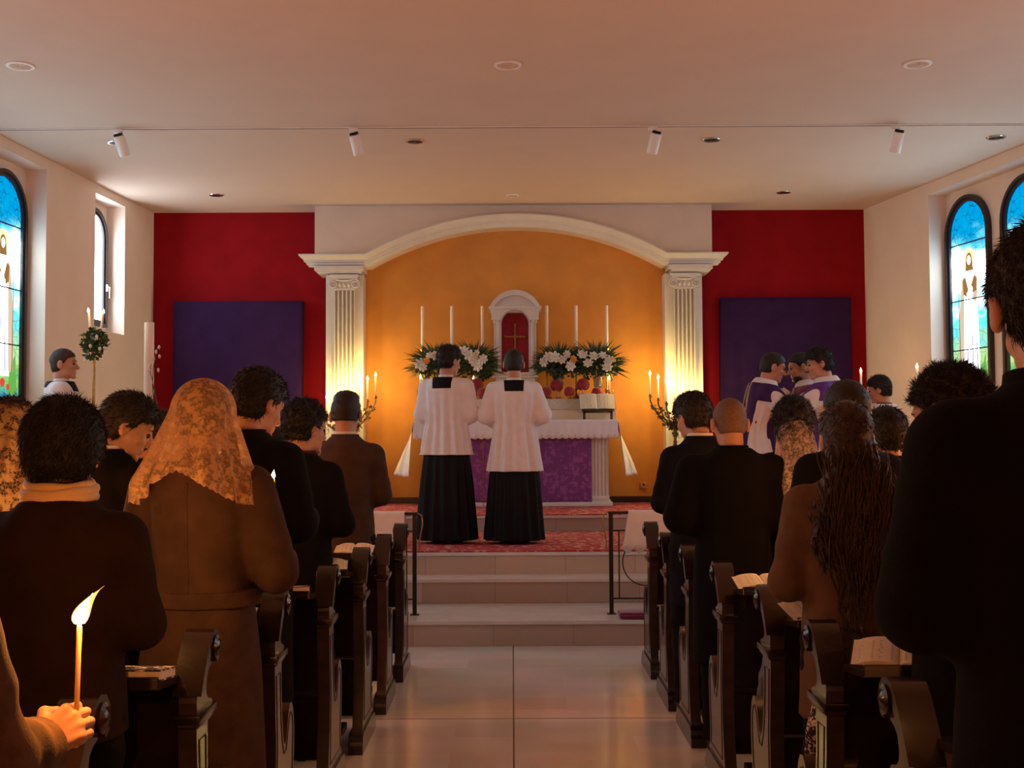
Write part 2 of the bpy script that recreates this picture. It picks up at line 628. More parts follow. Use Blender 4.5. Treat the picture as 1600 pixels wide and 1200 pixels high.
def window(side, yc, w, z0, z1, style, depth=.22, number=None):
    """round-headed window set in a recess. local x runs towards the nave, local y into the room"""
    WIN_N[0] += 1
    root = thing('window_%d' % WIN_N[0], None, None)
    tag(root, kind='structure')
    if side == 'L':
        t = Vector((-.07, -1, 0)) / kl; n = Vector((nl[0], nl[1], 0)); p = Vector((LW(yc), yc, 0))
    else:
        t = Vector((.178, -1, 0)) / kr; n = Vector((nr[0], nr[1], 0)); p = Vector((RW(yc), yc, 0))
    p = p - n * depth
    M = Matrix(((t.x, n.x, 0, p.x), (t.y, n.y, 0, p.y), (0, 0, 1, 0), (0, 0, 0, 1)))
    root.matrix_world = M
    fw = .072
    out = arch_outline(w, z0, z1)
    inn = arch_outline(w - 2 * fw, z0 + fw, z1 - fw)
    b = MB()
    # frame as ring with depth, stepped
    n_ = len(out)
    for (o_, i_, d) in ((out, inn, .055),):
        ring0 = [b.b.verts.new((u, 0.002, z)) for u, z in o_]
        ring1 = [b.b.verts.new((u, d, z)) for u, z in o_]
        mid = [(u * .5 + iu * .5, z * .5 + iz * .5) for (u, z), (iu, iz) in zip(o_, i_)]
        ring2 = [b.b.verts.new((u, d, z)) for u, z in mid]
        ring3 = [b.b.verts.new((u, d - .018, z)) for u, z in mid]
        ring4 = [b.b.verts.new((u, d - .018, z)) for u, z in i_]
        ring5 = [b.b.verts.new((u, .004, z)) for u, z in i_]
        seq = [ring0, ring1, ring2, ring3, ring4, ring5]
        for A, B in zip(seq[:-1], seq[1:]):
            for k in range(n_):
                j = (k + 1) % n_
                b.b.faces.new((A[k], A[j], B[j], B[k]))
    b.build('window_frame', M_frame, root, smooth=False)
    iw = w - 2 * fw
    zi0, zi1 = z0 + fw, z1 - fw

    def pane(name, poly, mm, off):
        bb = bmesh.new()
        vs = [bb.verts.new((u, off, z)) for u, z in poly]
        bb.faces.new(vs)
        me = bpy.data.meshes.new(name)
        bb.to_mesh(me)
        bb.free()
        return add_obj(name, me, mm, root)
    if style == 'clear':
        pane('clear_pane', arch_outline(iw, zi0, zi1), G_clear, .012)
        h = MB()
        h.box(iw / 2 * 0 - .012 - w / 2 + .04, -w / 2 + .052, .055, .075, z0 + .42, z0 + .50, bev=.004)
        h.tube([(-w / 2 + .04, .07, z0 + .47), (-w / 2 + .04, .10, z0 + .47), (-w / 2 + .04, .10, z0 + .34)], .011)
        h.build('window_handle', M_silver, root)
        return root
    pane('stained_glass', arch_outline(iw, zi0, zi1), M_gbg, .012)
    r = iw / 2
    H = zi1 - zi0
    zz = lambda f: zi0 + f * H
    fl = random.choice((-1, 1))
    e = lambda cx, cz, ax, az, n=18: [(cx + ax * math.cos(2 * PI * k / n), cz + az * math.sin(2 * PI * k / n)) for k in range(n)]

    def figure_part(name, polys, mm, off):
        bb = bmesh.new()
        for poly in polys:
            bb.faces.new([bb.verts.new((u, off, z)) for u, z in poly])
        me = bpy.data.meshes.new(name)
        bb.to_mesh(me)
        bb.free()
        return add_obj(name, me, mm, root)
    figure_part('robe_glass', [[(-.15, zz(.10)), (.17, zz(.10)), (.16, zz(.34)), (.13, zz(.52)), (.15, zz(.60)), (.08, zz(.665)), (-.07, zz(.665)), (-.15, zz(.60)), (-.11, zz(.50)), (-.14, zz(.33))]], G_white, .014)
    0 and figure_part('light_ray_glass', [[(-.24, zz(.50)), (-.16, zz(.52)), (-.06, zz(.80)), (-.27, zz(.80))], [(.17, zz(.5)), (.26, zz(.52)), (.27, zz(.82)), (.06, zz(.82))], [(-.06, zz(.78)), (.06, zz(.78)), (.16, zz(.88)), (-.12, zz(.87))]], G_white, .0135)
    figure_part('halo_glass', [e(.0, zz(.715), .105, .105)], G_gold, .015)
    figure_part('hair_glass', [e(.0, zz(.700), .058, .082), [(-.058, zz(.70)), (.058, zz(.70)), (.085, zz(.645)), (-.08, zz(.645))], [(-.13, zz(.60)), (-.08, zz(.62)), (-.02, zz(.55)), (-.05, zz(.51)), (-.12, zz(.53))], [(.14, zz(.60)), (.09, zz(.62)), (.03, zz(.57)), (.06, zz(.53)), (.13, zz(.54))]], G_hair, .016)
    figure_part('face_glass', [e(.0, zz(.700), .034, .050), e(-.03, zz(.525), .022, .03), e(.04, zz(.55), .022, .03)], G_white, .017)
    figure_part('cloak_glass', [[(-.15, zz(.60)), (-.10, zz(.64)), (-.11, zz(.50)), (-.12, zz(.30)), (-.13, zz(.12)), (-.23, zz(.12)), (-.22, zz(.40))],
                                [(.15, zz(.60)), (.10, zz(.64)), (.10, zz(.56)), (.04, zz(.50)), (.12, zz(.48)), (.15, zz(.52))]], G_tan, .0155)
    figure_part('robe_fold_glass', [[(.02, zz(.48)), (.035, zz(.48)), (.06, zz(.12)), (.03, zz(.12))], [(-.05, zz(.46)), (-.04, zz(.46)), (-.05, zz(.12)), (-.08, zz(.12))], [(.10, zz(.42)), (.11, zz(.42)), (.15, zz(.14)), (.12, zz(.14))]], G_lilac, .0165)
    figure_part('leaf_glass', [[(-.30, zz(.02)), (-.12, zz(.02)), (-.18, zz(.15)), (-.27, zz(.20))], [(.10, zz(.02)), (.29, zz(.02)), (.28, zz(.22)), (.20, zz(.13))]], G_green, .0155)
    figure_part('flower_glass', [e(-.02, zz(.07), .05, .045, 8), e(.09, zz(.05), .04, .04, 8), e(-.13, zz(.05), .035, .035, 8)], G_red, .017)
    b = MB()
    for f in (.245, .50, .79):
        hw = r if zz(f) < zi1 - r else math.sqrt(max(0.01, r * r - (zz(f) - zi1 + r) ** 2))
        b.box(-hw, hw, .010, .024, zz(f) - .006, zz(f) + .006)
    b.tube([(-.20, .019, zz(.12)), (-.215, .019, zz(.76))], .003, 6)
    b.build('lead_bar', M_frame, root, smooth=False)
    return root


window('L', 13.475, .66, 2.87, 4.22, 'clear')
for yc in (11.42, 10.37, 9.30):
    window('L', yc, .85, 1.90, 4.20, 'saint')
for yc in (7.25, 6.2):  # unseen nave windows, added for more daylight on floor and steps
    window('L', yc, .85, 1.90, 4.20, 'saint')
for yc in (12.815, 11.76, 10.71, 8.45, 7.4, 6.35):  # those nearest the viewer are unseen, added to brighten the floor
    window('R', yc, .85, 1.90, 4.19, 'saint')

# ------------------------------------------------------------------ steps up to the altar
st = thing('altar_steps', 'pale stone steps rising from the nave floor to the altar platform', 'steps', (0, 0, 0))
TR = [(8.94, 9.88, 0, .188), (9.88, 10.21, 0, .39), (10.21, 12.36, 0, .578), (12.36, 14.8, 0, .75)]
for (y0, y1, z0, z1) in TR:
    xl = LW(y0) + .0; xr = RW(y0)
    b = MB()
    b.rings([[(LW(y0) + .004, y0 + .012, z0), (RW(y0) - .004, y0 + .012, z0), (RW(14.79) - .004, 14.79, z0), (LW(14.79) + .004, 14.79, z0)],
             [(LW(y0) + .004, y0 + .012, z1 - .025), (RW(y0) - .004, y0 + .012, z1 - .025), (RW(14.79) - .004, 14.79, z1 - .025), (LW(14.79) + .004, 14.79, z1 - .025)]])
    o = b.build('step', M_riser, st, smooth=False)
    b = MB()
    b.rings([[(LW(y0) + .004, y0, z1 - .026), (RW(y0) - .004, y0, z1 - .026), (RW(y1) - .004, y1 + .03, z1 - .026), (LW(y1) + .004, y1 + .03, z1 - .026)],
             [(LW(y0) + .004, y0, z1), (RW(y0) - .004, y0, z1), (RW(y1) - .004, min(y1 + .03, 14.795), z1), (LW(y1) + .004, min(y1 + .03, 14.795), z1)]])
    b.build('tread', M_tread, o, smooth=False)

b = MB()
b.box(-2.9, 3.0, 10.24, 12.34, .579, .590, bev=.003)
tag(b.build('lower_carpet', M_carpet), 'red patterned carpet on the lower altar landing under the two servers in white', 'carpet')
b = MB()
b.box(-2.2, 2.3, 12.38, 14.5, .751, .762, bev=.003)
tag(b.build('upper_carpet', M_carpet), 'red patterned carpet on the top platform under the altar table', 'carpet')

# ------------------------------------------------------------------ yellow wall, arch and entablature
slab('wall_altar', -1.98, 2.04, 14.70, 14.80, .75, 4.40, M_yellow)
CX0, CX1, ZS, ZA = -1.74, 1.86, 3.66, 4.145
cxm = (CX0 + CX1) / 2
hw = (CX1 - CX0) / 2
RAD = (hw * hw + (ZA - ZS) ** 2) / (2 * (ZA - ZS))
arc = []
for i in range(33):
    a = math.asin(hw / RAD) * (-1 + 2 * i / 32)
    arc.append((cxm + RAD * math.sin(a), ZA - RAD + RAD * math.cos(a)))
b = MB()
poly = [(-2.41, 4.41), (-2.41, ZS)] + arc + [(2.46, ZS), (2.46, 4.41)]
b.prism(poly, 14.42, 14.80, 'y')
tag(b.build('trim_1', M_grey, smooth=True, angle=30), kind='structure')
# moulding swept along the arch
prof = [(-.005, .0), (-.005, .03), (.012, .035), (.020, .055), (.045, .062), (.05, .085), (.075, .092), (.10, .125), (.125, .150), (.140, .150), (.140, .0)]
path = [(-2.45, ZS)] + arc + [(2.50, ZS)]
b = MB()
rings = []
for i, (x, z) in enumerate(path):
    if i == 0 or i == len(path) - 1:
        sgn = -1 if i == 0 else 1
        rings.append([(x + sgn * bb * .9, 14.42 - bb, z + a) for a, bb in prof])
        continue
    p0 = Vector(path[i - 1]); p1 = Vector(path[i]); p2 = Vector(path[i + 1])
    d0 = (p1 - p0).normalized(); d1 = (p2 - p1).normalized()
    n0 = Vector((-d0.y, d0.x)); n1 = Vector((-d1.y, d1.x))
    m_ = (n0 + n1).normalized()
    k = 1 / max(.5, m_.dot(n0))
    rings.append([(x + m_.x * a * k, 14.42 - bb, z + m_.y * a * k) for a, bb in prof])
b.rings(rings)
mo = b.build('trim_2', M_white, smooth=True, angle=35)
tag(mo, kind='structure')
b = MB()
for (x0, x1) in ((-2.40, -1.80), (1.92, 2.45)):
    for (ins, za, zb, dd) in ((.0, ZS - .055, ZS, .10), (.03, ZS - .085, ZS - .055, .06)):
        b.box(x0 + ins, x1 - ins, 14.42 - dd, 14.80, za, zb, bev=.004)
tag(b.build('trim_3', M_white, smooth=False), kind='structure')


def pilaster(cx, label):
    p = thing('pilaster', label, 'pilaster', (cx, 14.44, .75), 0, 'fluted pilasters flanking the altar wall')
    b = MB()
    b.box(-.235, .225, .0, .255, 0.012, 2.815, bev=.004)
    b.build('backing_panel', M_white, p, smooth=False)
    b = MB()
    b.box(-.27, .27, -.16, .0, .012, .58, bev=.01)
    b.box(-.30, .30, -.20, .0, .58, .625, bev=.008)
    b.build('pedestal', M_white, p, smooth=False)
    # fluted shaft
    b = MB()
    cs = []
    nfl = 5
    W_ = .125
    for k in range(nfl * 12 + 1):
        u = k / (nfl * 12)
        x = -W_ + 2 * W_ * u
        ph = (u * nfl) % 1
        g = 0 if (ph < .2 or ph > .8 or k == nfl * 12) else .052 * max(0., math.sin(PI * (ph - .18) / .64)) ** .5
        cs.append((x, -.058 + g))
    cs += [(W_, .001), (-W_, .001)]
    b.rings([[(x, y, .80) for x, y in cs], [(x, y, 2.62) for x, y in cs]])
    b.build('fluted_shaft', M_white, p, smooth=True, angle=50)
    b = MB()
    b.box(-.165, .165, -.075, .0, .63, .70, bev=.006)
    b.box(-.15, .15, -.065, .0, .70, .74, bev=.015)
    b.box(-.14, .14, -.055, .0, .74, .80, bev=.012)
    b.build('shaft_base', M_white, p)
    b = MB()
    b.box(-.175, .175, -.085, .0, 2.775, 2.812, bev=.005)
    b.box(-.16, .16, -.075, .0, 2.755, 2.775, bev=.003)
    b.box(-.13, .13, -.055, .0, 2.62, 2.65, bev=.008)
    # echinus with eggs
    for k in range(3):
        b.sphere(((k - 1) * .055, -.055, 2.685), (.020, .022, .03), 10)
    b.box(-.12, .12, -.05, .0, 2.65, 2.75)
    b.tube([(-.14, -.06, 2.752), (-.05, -.068, 2.737), (.05, -.068, 2.737), (.14, -.06, 2.752)], .012, 8)
    for sx in (-1, 1):
        pts = []
        rr = []
        for k in range(40):
            a = k / 39 * 2 * PI * 2.1
            r_ = .056 * (1 - k / 39 * .82)
            pts.append((sx * (.135 + r_ * math.sin(a)), -.068, 2.695 + r_ * math.cos(a)))
            rr.append(.011 * (1 - k / 39 * .4))
        b.tube(pts, rr, 6)
        b.lathe([(.001, -.0), (.045, .0), (.045, .06), (.001, .06)], (sx * .135, -.06, 2.695), 16, Matrix.Rotation(-PI / 2, 4, 'X'))
    b.build('capital', M_white, p)
    return p


pilaster(-2.04, 'white fluted pilaster with scroll capital left of the yellow altar wall')
pilaster(2.11, 'white fluted pilaster with scroll capital right of the yellow altar wall')
b = MB()
b.box(-1.80, 1.88, 14.68, 14.70, .75, .83)
tag(b.build('baseboard_altar', M_wood, smooth=False), kind='structure')
ws = thing('wall_socket', 'small white socket low on the yellow wall right of the altar', 'socket', (1.62, 14.69, .97))
b = MB(); b.box(-.04, .04, -.012, .009, -.04, .04, bev=.004); b.build('cover_plate', M_yellow, ws)
b = MB(); b.lathe([(.022, 0), (.022, .003), (.018, .003), (.016, 0)], (0, -.0145, 0), 14, Matrix.Rotation(PI / 2, 4, 'X')); b.build('outlet', M_metalw, ws)

# ------------------------------------------------------------------ ceiling lights and track
for i, (x, y, r_, lab) in enumerate([(-3.73, 8.89, .105, 'leftmost ceiling downlight of the near row, pale ring and matt inside'),
                                    (-.02, 8.93, .105, 'middle ceiling downlight of the near row above the aisle'),
                                    (3.12, 8.95, .105, 'rightmost ceiling downlight of the near row, bright ring'),
                                    (-3.78, 11.24, .09, 'ceiling downlight partly behind the leftmost track spotlight'),
                                    (-.92, 11.24, .09, 'dark ceiling downlight just right of the second track spotlight'),
                                    (1.92, 11.24, .09, 'dark ceiling downlight right of the third track spotlight'),
                                    (4.64, 11.2, .09, 'dark ceiling downlight at the far right edge near the wall'),
                                    (-3.44, 13.7, .08, 'dark ceiling downlight above the left purple veiled picture'),
                                    (.02, 13.8, .075, 'pale ceiling downlight close above the arch'),
                                    (3.18, 13.7, .08, 'dark ceiling downlight above the right red wall')]):
    bright = i in (0, 1, 2, 8)
    d = thing('ceiling_downlight', lab, 'ceiling light', (x, y, ZC), 0, 'recessed downlights in the white ceiling')
    b = MB()
    b.lathe([(r_, 0), (r_ * 1.02, -.006), (r_ * .97, -.012), (r_ * .8, -.012), (r_ * .78, -.001)], (0, 0, 0), 28)
    b.build('trim_ring', M_metalw if bright else M_silver, d)
    b = MB()
    b.lathe([(r_ * .79, -.010), (r_ * .5, -.004), (.001, -.003)], (0, 0, 0), 28)
    for k in range(5):
        a = k * 2 * PI / 5
        b.box(-.002, .002, -r_ * .7, r_ * .7, -.013, -.006, Matrix.Rotation(a, 4, 'Z'))
    b.build('reflector', M_ceil if bright else M_dark, d)

tr = thing('ceiling_track', 'thin white ceiling rail spanning the room that carries the spotlights', 'light track', (0, 10.72, ZC))
b = MB(); b.box(-4.75, 5.12, -.011, .011, -.014, -.0005); b.build('rail', M_metalw, tr, smooth=False)
b = MB(); b.box(-4.75, 5.12, -.003, .003, -.0165, -.014); b.build('conductor_slot', M_dark, tr, smooth=False)
for x, tx, lab in [(-3.57, .25, 'leftmost white track spotlight'), (-1.42, .22, 'white track spotlight, second from the left'),
                   (1.32, -.22, 'white track spotlight, second from the right'), (3.54, -.12, 'rightmost white track spotlight')]:
    s_ = thing('track_spotlight', lab + ', hanging from the ceiling rail', 'spotlight', (x, 10.71, ZC - .0165), 0, 'spotlights on the ceiling rail')
    b = MB(); b.box(-.06, .02, -.015, .015, -.03, 0, bev=.003); b.tube([(0, 0, -.02), (0, 0, -.10)], .007); b.build('adapter', M_metalw, s_)
    ax = Vector((tx, .42, -1)).normalized()
    q = ax.to_track_quat('Z', 'Y').to_matrix().to_4x4()
    b = MB()
    b.lathe([(.046, -.05), (.050, -.045), (.050, .13), (.046, .135), (.001, .135)], (0, 0, -.11), 24, q)
    b.build('lamp_body', M_metalw, s_)
    b = MB()
    b.lathe([(.044, -.053), (.040, -.06), (.015, -.058), (.001, -.058)], (0, 0, -.11), 24, q)
    for k in range(6):
        b.box(-.002, .002, -.040, .040, -.072, -.056, Matrix.Translation((0, 0, -.11)) @ q @ Matrix.Rotation(k * PI / 6, 4, 'Z'))
    b.build('heat_sink', M_dark, s_)

# ------------------------------------------------------------------ veiled pictures on the red walls


def veiled(x0, x1, z0, z1, dp, label, seed):
    t = thing('veiled_picture', label, 'veiled picture', ((x0 + x1) / 2, 14.795, z0))
    w, h = x1 - x0, z1 - z0
    b = MB()
    b.box(-w / 2 + .03, w / 2 - .03, -dp + .02, -.001, .25, h - .02)
    b.build('picture_frame', M_wood, t, smooth=False)
    nx, nz = 60, 36
    rg = np.random.default_rng(seed)
    ph = rg.uniform(0, 6, 6)
    V = []
    for j in range(nz + 1):
        v = j / nz
        for i in range(nx + 1):
            u = -1 + 2 * i / nx
            # wrapped edge: outer 6% turns back to the wall
            e = .93
            if abs(u) <= e:
                x = u / e * w / 2; y = -dp
            else:
                x = math.copysign(w / 2, u); y = -dp * (1 - (abs(u) - e) / (1 - e) * .96)
            z = v * h
            fold = (.010 * math.sin(u * 9 + ph[0] + v * 1.5) + .006 * math.sin(u * 21 + ph[1]) + .004 * math.sin(u * 37 + ph[2] + v * 4)) * (1 - v) ** .8
            x += .03 * (1 - v) * u * math.sin(ph[3]) * .6
            V.append((x, min(y + fold * (abs(u) < e) - (.0), -.004), z))
    F = np.array([[j * (nx + 1) + i, j * (nx + 1) + i + 1, (j + 1) * (nx + 1) + i + 1, (j + 1) * (nx + 1) + i] for j in range(nz) for i in range(nx)])
    o = add_obj('purple_veil', np_mesh('purple_veil', np.array(V), F), M_purple, t)
    m = o.modifiers.new('s', 'SOLIDIFY'); m.thickness = .006
    b = MB(); b.box(-w / 2, w / 2, -dp, -.002, h - .004, h + .004, bev=.002); b.build('veil_top_edge', M_purple, t)
    return t


veiled(-4.21, -2.60, 1.85, 3.27, .13, 'purple cloth veiling a picture on the left red wall', 1)
veiled(2.60, 4.24, 1.45, 3.29, .07, 'dark purple cloth hanging over the right red wall behind the clergy', 2)

# ------------------------------------------------------------------ candles


def flame_mesh(h, r, lean=.0):
    b = MB()
    rings = []
    for k in range(11):
        t = k / 10
        rr = 1.35 * r * max(0., math.sin(PI * min(1, t * 1.0 + .08) ** .62)) if t < 1 else .0002
        rr = max(rr * (1 - t * .25), .0002)
        off = lean * t * t * h
        rings.append([(off + rr * math.cos(2 * PI * i / 10), rr * math.sin(2 * PI * i / 10), t * h) for i in range(10)])
    b.rings(rings)
    return b


def candle(label, loc, h, r, group=None, wax=M_wax, lit=True, fl=.035, lean=0., watt=0., tilt=None, name='candle', lightcol=(1, .47, .13)):
    """loc = foot of the wax"""
    t = thing(name, label, 'candle', loc, 0, group)
    if tilt:
        t.rotation_euler = tilt
    b = MB()
    b.lathe([(r * .96, 0), (r, .003), (r * .98, h - .004), (r * .8, h), (r * .35, h - .002), (.001, h - .002)], (0, 0, 0), 14)
    if lit and r > .003:
        b.tube([(r * .9, 0, h - .002), (r * 1.02, 0, h - .02), (r * 1.0, 0, h - .05)], [r * .25, r * .22, r * .1], 5)
    b.build('wax', wax, t)
    b = MB()
    b.tube([(0, 0, h - .003), (0, 0, h + .006), (.001, 0, h + .009)], [max(.0008, r * .1)] * 3, 5)
    b.build('wick', M_wick, t)
    if lit:
        o = flame_mesh(fl, fl * .20, lean).build('flame', M_flame, t)
        o.location = (0, 0, h + .003)
        if fl > .04:
            o2 = flame_mesh(fl * 1.25, fl * .23, lean * 1.5).build('flame_edge', M_flameo, o)
        if watt:
            point_light('flame_light', (lean * fl * .4, 0, h + fl * .5), watt, lightcol, .010, t)
    return t


def copy_candle(src, label, loc, lz=None):
    c = dup(src, None, loc, None, label)
    return c


def leaf_blob(b, c, r, n, seed, size=.02, M=None):
    """small pointed leaves scattered round a point"""
    rg = random.Random(seed)
    for _ in range(n):
        d = Vector((rg.gauss(0, 1), rg.gauss(0, 1), rg.gauss(0, 1))).normalized()
        p = Vector(c) + d * r * rg.uniform(.5, 1.)
        u = d.cross(Vector((rg.gauss(0, 1), rg.gauss(0, 1), rg.gauss(0, 1)))).normalized()
        l = size * rg.uniform(.7, 1.3)
        tip = p + (d * .6 + u * .8).normalized() * l
        w = d.cross(u) * l * .28
        mid = (p + tip) / 2 + d * l * .08
        vs = [b.b.verts.new(q) for q in (p, mid + w, tip, mid - w, (p + tip) / 2 + d * l * -.04)]
        b.b.faces.new((vs[0], vs[1], vs[4])); b.b.faces.new((vs[1], vs[2], vs[4])); b.b.faces.new((vs[2], vs[3], vs[4])); b.b.faces.new((vs[3], vs[0], vs[4]))


def candelabrum(sgn, loc, label, m):
    """sgn=+1: branches climb to the right"""
    t = thing('candelabrum', label, 'candelabrum', loc, 0, 'seven-branched candelabra beside the altar')
    b = MB()
    b.lathe([(.085, 0), (.09, .012), (.07, .03), (.045, .045), (.028, .07), (.03, .09), (.02, .10), (.001, .10)], (0, 0, 0), 20)
    for k in range(4):
        a = k * PI / 2 + PI / 4
        b.tube([(.05 * math.cos(a), .05 * math.sin(a), .03), (.09 * math.cos(a), .09 * math.sin(a), .04), (.105 * math.cos(a), .105 * math.sin(a), .01)], [.012, .010, .014], 6)
    b.build('foot', m, t)
    b = MB()
    b.lathe([(.018, .09), (.024, .13), (.016, .15), (.020, .20), (.028, .24), (.016, .27), (.020, .30), (.03, .335), (.034, .35), (.012, .37), (.001, .37)], (0, 0, 0), 16)
    leaf_blob(b, (0, 0, .22), .026, 26, 5, .03)
    b.build('stem', m, t)
    cups = []
    for i in range(7):
        x = (-.29 + i * .0975) * sgn
        z = .415 + i * .044
        cups.append((x, z))
        b = MB()
        x0 = .0
        pts = []
        for k in range(14):
            u = k / 13
            px_ = x * u ** .9
            zz_ = .30 + (z - .06 - .30) * (u ** 1.1) - .05 * math.sin(PI * u) * (1 if abs(x) > .1 else .3)
            py_ = -.03 * math.sin(PI * u) * (1 if i % 2 else -1)
            pts.append((px_, py_, zz_))
        pts.append((x, 0, z - .012))
        b.tube(pts, .0105, 6)
        # curls and leaves on the branch
        for k in (4, 8, 11):
            p = Vector(pts[k])
            cur = [p + Vector((sgn * .004 * q * math.cos(q * .6), .003 * q, -.004 * q * math.sin(q * .6 + 1))) for q in range(9)]
            b.tube(cur, [.004 * (1 - q / 12) for q in range(9)], 5)
            leaf_blob(b, p, .024, 18, i * 9 + k, .040)
        ob = b.build('branch', m, t)
        b = MB()
        b.lathe([(.004, -.02), (.010, -.012), (.026, -.004), (.024, .0), (.012, .002), (.013, .018), (.009, .018), (.009, .004), (.001, .004)], (x, 0, z), 12)
        leaf_blob(b, (x, 0, z - .008), .014, 6, i, .022)
        b.build('drip_cup', m, ob)
    b = MB()
    leaf_blob(b, (sgn * .0, 0, .33), .05, 40, 3, .045)
    leaf_blob(b, (sgn * .06, 0, .31), .03, 18, 4, .04)
    b.build('leaf_cluster', m, t)
    return t, cups


ZP = .75          # top platform
LL = (-1.93, 14.18, ZP + .626)
RL = (1.95, 14.18, ZP + .626)
cL, cupsL = candelabrum(1, LL, 'bronze branching candelabrum of seven lit candles left of the altar', M_brass)
cR, cupsR = candelabrum(-1, RL, 'dark bronze branching candelabrum of seven lit candles right of the altar', M_bronze)
ordn = ['lowest', 'second lowest', 'third lowest', 'middle', 'third highest', 'second highest', 'highest']
src = None
for side, base, cups in (('left', LL, cupsL), ('right', RL, cupsR)):
    for i, (x, z) in enumerate(cups):
        lab = 'lit slim white candle, %s of the seven on the %s candelabrum' % (ordn[i], side)
        loc = (base[0] + x, base[1], base[2] + z + .004)
        if src is None:
            src = candle(lab, loc, .245, .0085, 'lit candles on the two large candelabra', fl=.052, watt=0)
            c = src
        else:
            c = copy_candle(src, lab, loc)
    # the seven flames' light
    for i in (0, 2, 4, 6):
        x, z = cups[i]
        point_light('candelabrum_flame_light', (base[0] + x, base[1] + .0, base[2] + z + .28), 8.5, (1, .68, .20), .02)

# ------------------------------------------------------------------ altar
AX = .04
AY0 = 13.72
al = thing('altar_table', 'white altar table with fluted corner pilasters behind purple frontal', 'altar', (AX, AY0, ZP + .0125))
b = MB()
b.box(-1.15, 1.15, 0, .80, .935, 1.005, bev=.01)
b.box(-1.11, 1.11, .03, .78, .90, .935, bev=.01)
b.build('table_slab', M_white, al)
b = MB(); b.box(-1.08, 1.08, .10, .76, .06, .90); b.build('body', M_white, al, smooth=False)
b = MB(); b.box(-1.12, 1.12, .04, .80, .0, .05, bev=.008); b.box(-1.10, 1.10, .06, .80, .05, .075, bev=.008); b.build('plinth', M_white, al)
for sx in (-1, 1):
    b = MB()
    xc = sx * .955
    cs = []
    for k in range(5 * 10 + 1):
        u = k / 50; ph = (u * 5) % 1
        g = 0 if (ph < .2 or ph > .8 or k == 50) else .018 * max(0., math.sin(PI * (ph - .2) / .6)) ** .5
        cs.append((xc - .105 + .21 * u, .075 + g))
    cs += [(xc + .105, .11), (xc - .105, .11)]
    b.rings([[(x, y, .12) for x, y in cs], [(x, y, .80) for x, y in cs]])
    b.box(xc - .13, xc + .13, .065, .11, .80, .90, bev=.005)
    b.box(xc - .13, xc + .13, .055, .11, .07, .12, bev=.008)
    b.build('corner_pilaster', M_white, al, angle=50)

b = MB()
nx = 70
V = []
for j in range(13):
    for i in range(nx + 1):
        u = i / nx
        V.append((AX - .82 + 1.70 * u, AY0 + .048 + .006 * math.sin(u * 16) * (1 - j / 12) - .0, ZP + .02 + .90 * j / 12))
F = np.array([[j * (nx + 1) + i, j * (nx + 1) + i + 1, (j + 1) * (nx + 1) + i + 1, (j + 1) * (nx + 1) + i] for j in range(12) for i in range(nx)])
fr = thing('altar_frontal', 'purple damask frontal hanging before the altar between its pilasters', 'altar cloth', (0, 0, 0))
o = add_obj('damask_panel', np_mesh('damask_panel', np.array(V), F), M_frontal, fr)
mm = o.modifiers.new('s', 'SOLIDIFY'); mm.thickness = .006
b = MB()
for x in (AX - .38, AX + .28):
    b.box(x - .004, x + .004, AY0 + .036, AY0 + .042, ZP + .02, ZP + .91)
b.build('gold_galloon', M_brass, fr)

# white altar cloth with scalloped lace edge, long ends hanging at the sides
tc_ = thing('altar_cloth', 'white altar cloth with scalloped lace hem hanging over both altar ends', 'tablecloth', (0, 0, 0))
XA0, XA1 = AX - 1.165, AX + 1.165
zt = ZP + 1.0085
SD = .64
V = []; NU = 150; NV = 24
us = np.linspace(-SD, (XA1 - XA0) + SD, NU + 1)
for j in range(NV + 1):
    y = AY0 - .012 + (.80) * j / NV
    for s in us:
        if s < 0:
            d = -s
            x = XA0 - .02 - (d / SD) ** .8 * (.07 + .22 * j / NV) - .018 * math.sin(y * 19 + d * 3) * (d / SD)
            z = zt - d - (.012 * abs(math.sin(y * 26)) if s <= -SD + 1e-6 else 0)
            yy = y + .03 * (d / SD) * math.sin(d * 9)
        elif s > XA1 - XA0:
            d = s - (XA1 - XA0)
            x = XA1 + .02 + (d / SD) ** .8 * (.07 + .22 * j / NV) + .018 * math.sin(y * 17 + d * 2) * (d / SD)
            z = zt - d - (.012 * abs(math.sin(y * 26)) if s >= us[-1] - 1e-6 else 0)
            yy = y + .03 * (d / SD) * math.sin(d * 8)
        else:
            x = XA0 + s; z = zt + .001 * math.sin(s * 20) * math.sin(y * 30); yy = y
            e = min(s, (XA1 - XA0) - s)
            x = x - .02 * max(0, 1 - e / .03) * (1 if s < 1 else -1)
        V.append((x, yy, z))
F = [[j * (NU + 1) + i, j * (NU + 1) + i + 1, (j + 1) * (NU + 1) + i + 1, (j + 1) * (NU + 1) + i] for j in range(NV) for i in range(NU)]
base = len(V)
NF = 240; NZ = 10
for j in range(NZ + 1):
    v = j / NZ
    for i in range(NF + 1):
        s = (XA1 - XA0 + .04) * i / NF
        x = XA0 - .02 + s
        scal = .016 * abs(math.sin(s * PI / .075)) if j == NZ else 0
        y = AY0 - .012 - .012 * math.sin(v * PI / 2) - .004 * math.sin(s * 30) * v - .003 * math.sin(s * 71 + 1) * v
        V.append((x, y, zt - .20 * v - scal))
F += [[base + j * (NF + 1) + i, base + j * (NF + 1) + i + 1, base + (j + 1) * (NF + 1) + i + 1, base + (j + 1) * (NF + 1) + i] for j in range(NZ) for i in range(NF)]
o = add_obj('linen_sheet', np_mesh('linen_sheet', np.array(V), np.array(F)), M_cloth, tc_)
mm = o.modifiers.new('s', 'SOLIDIFY'); mm.thickness = .003; mm.offset = 0
b = MB()
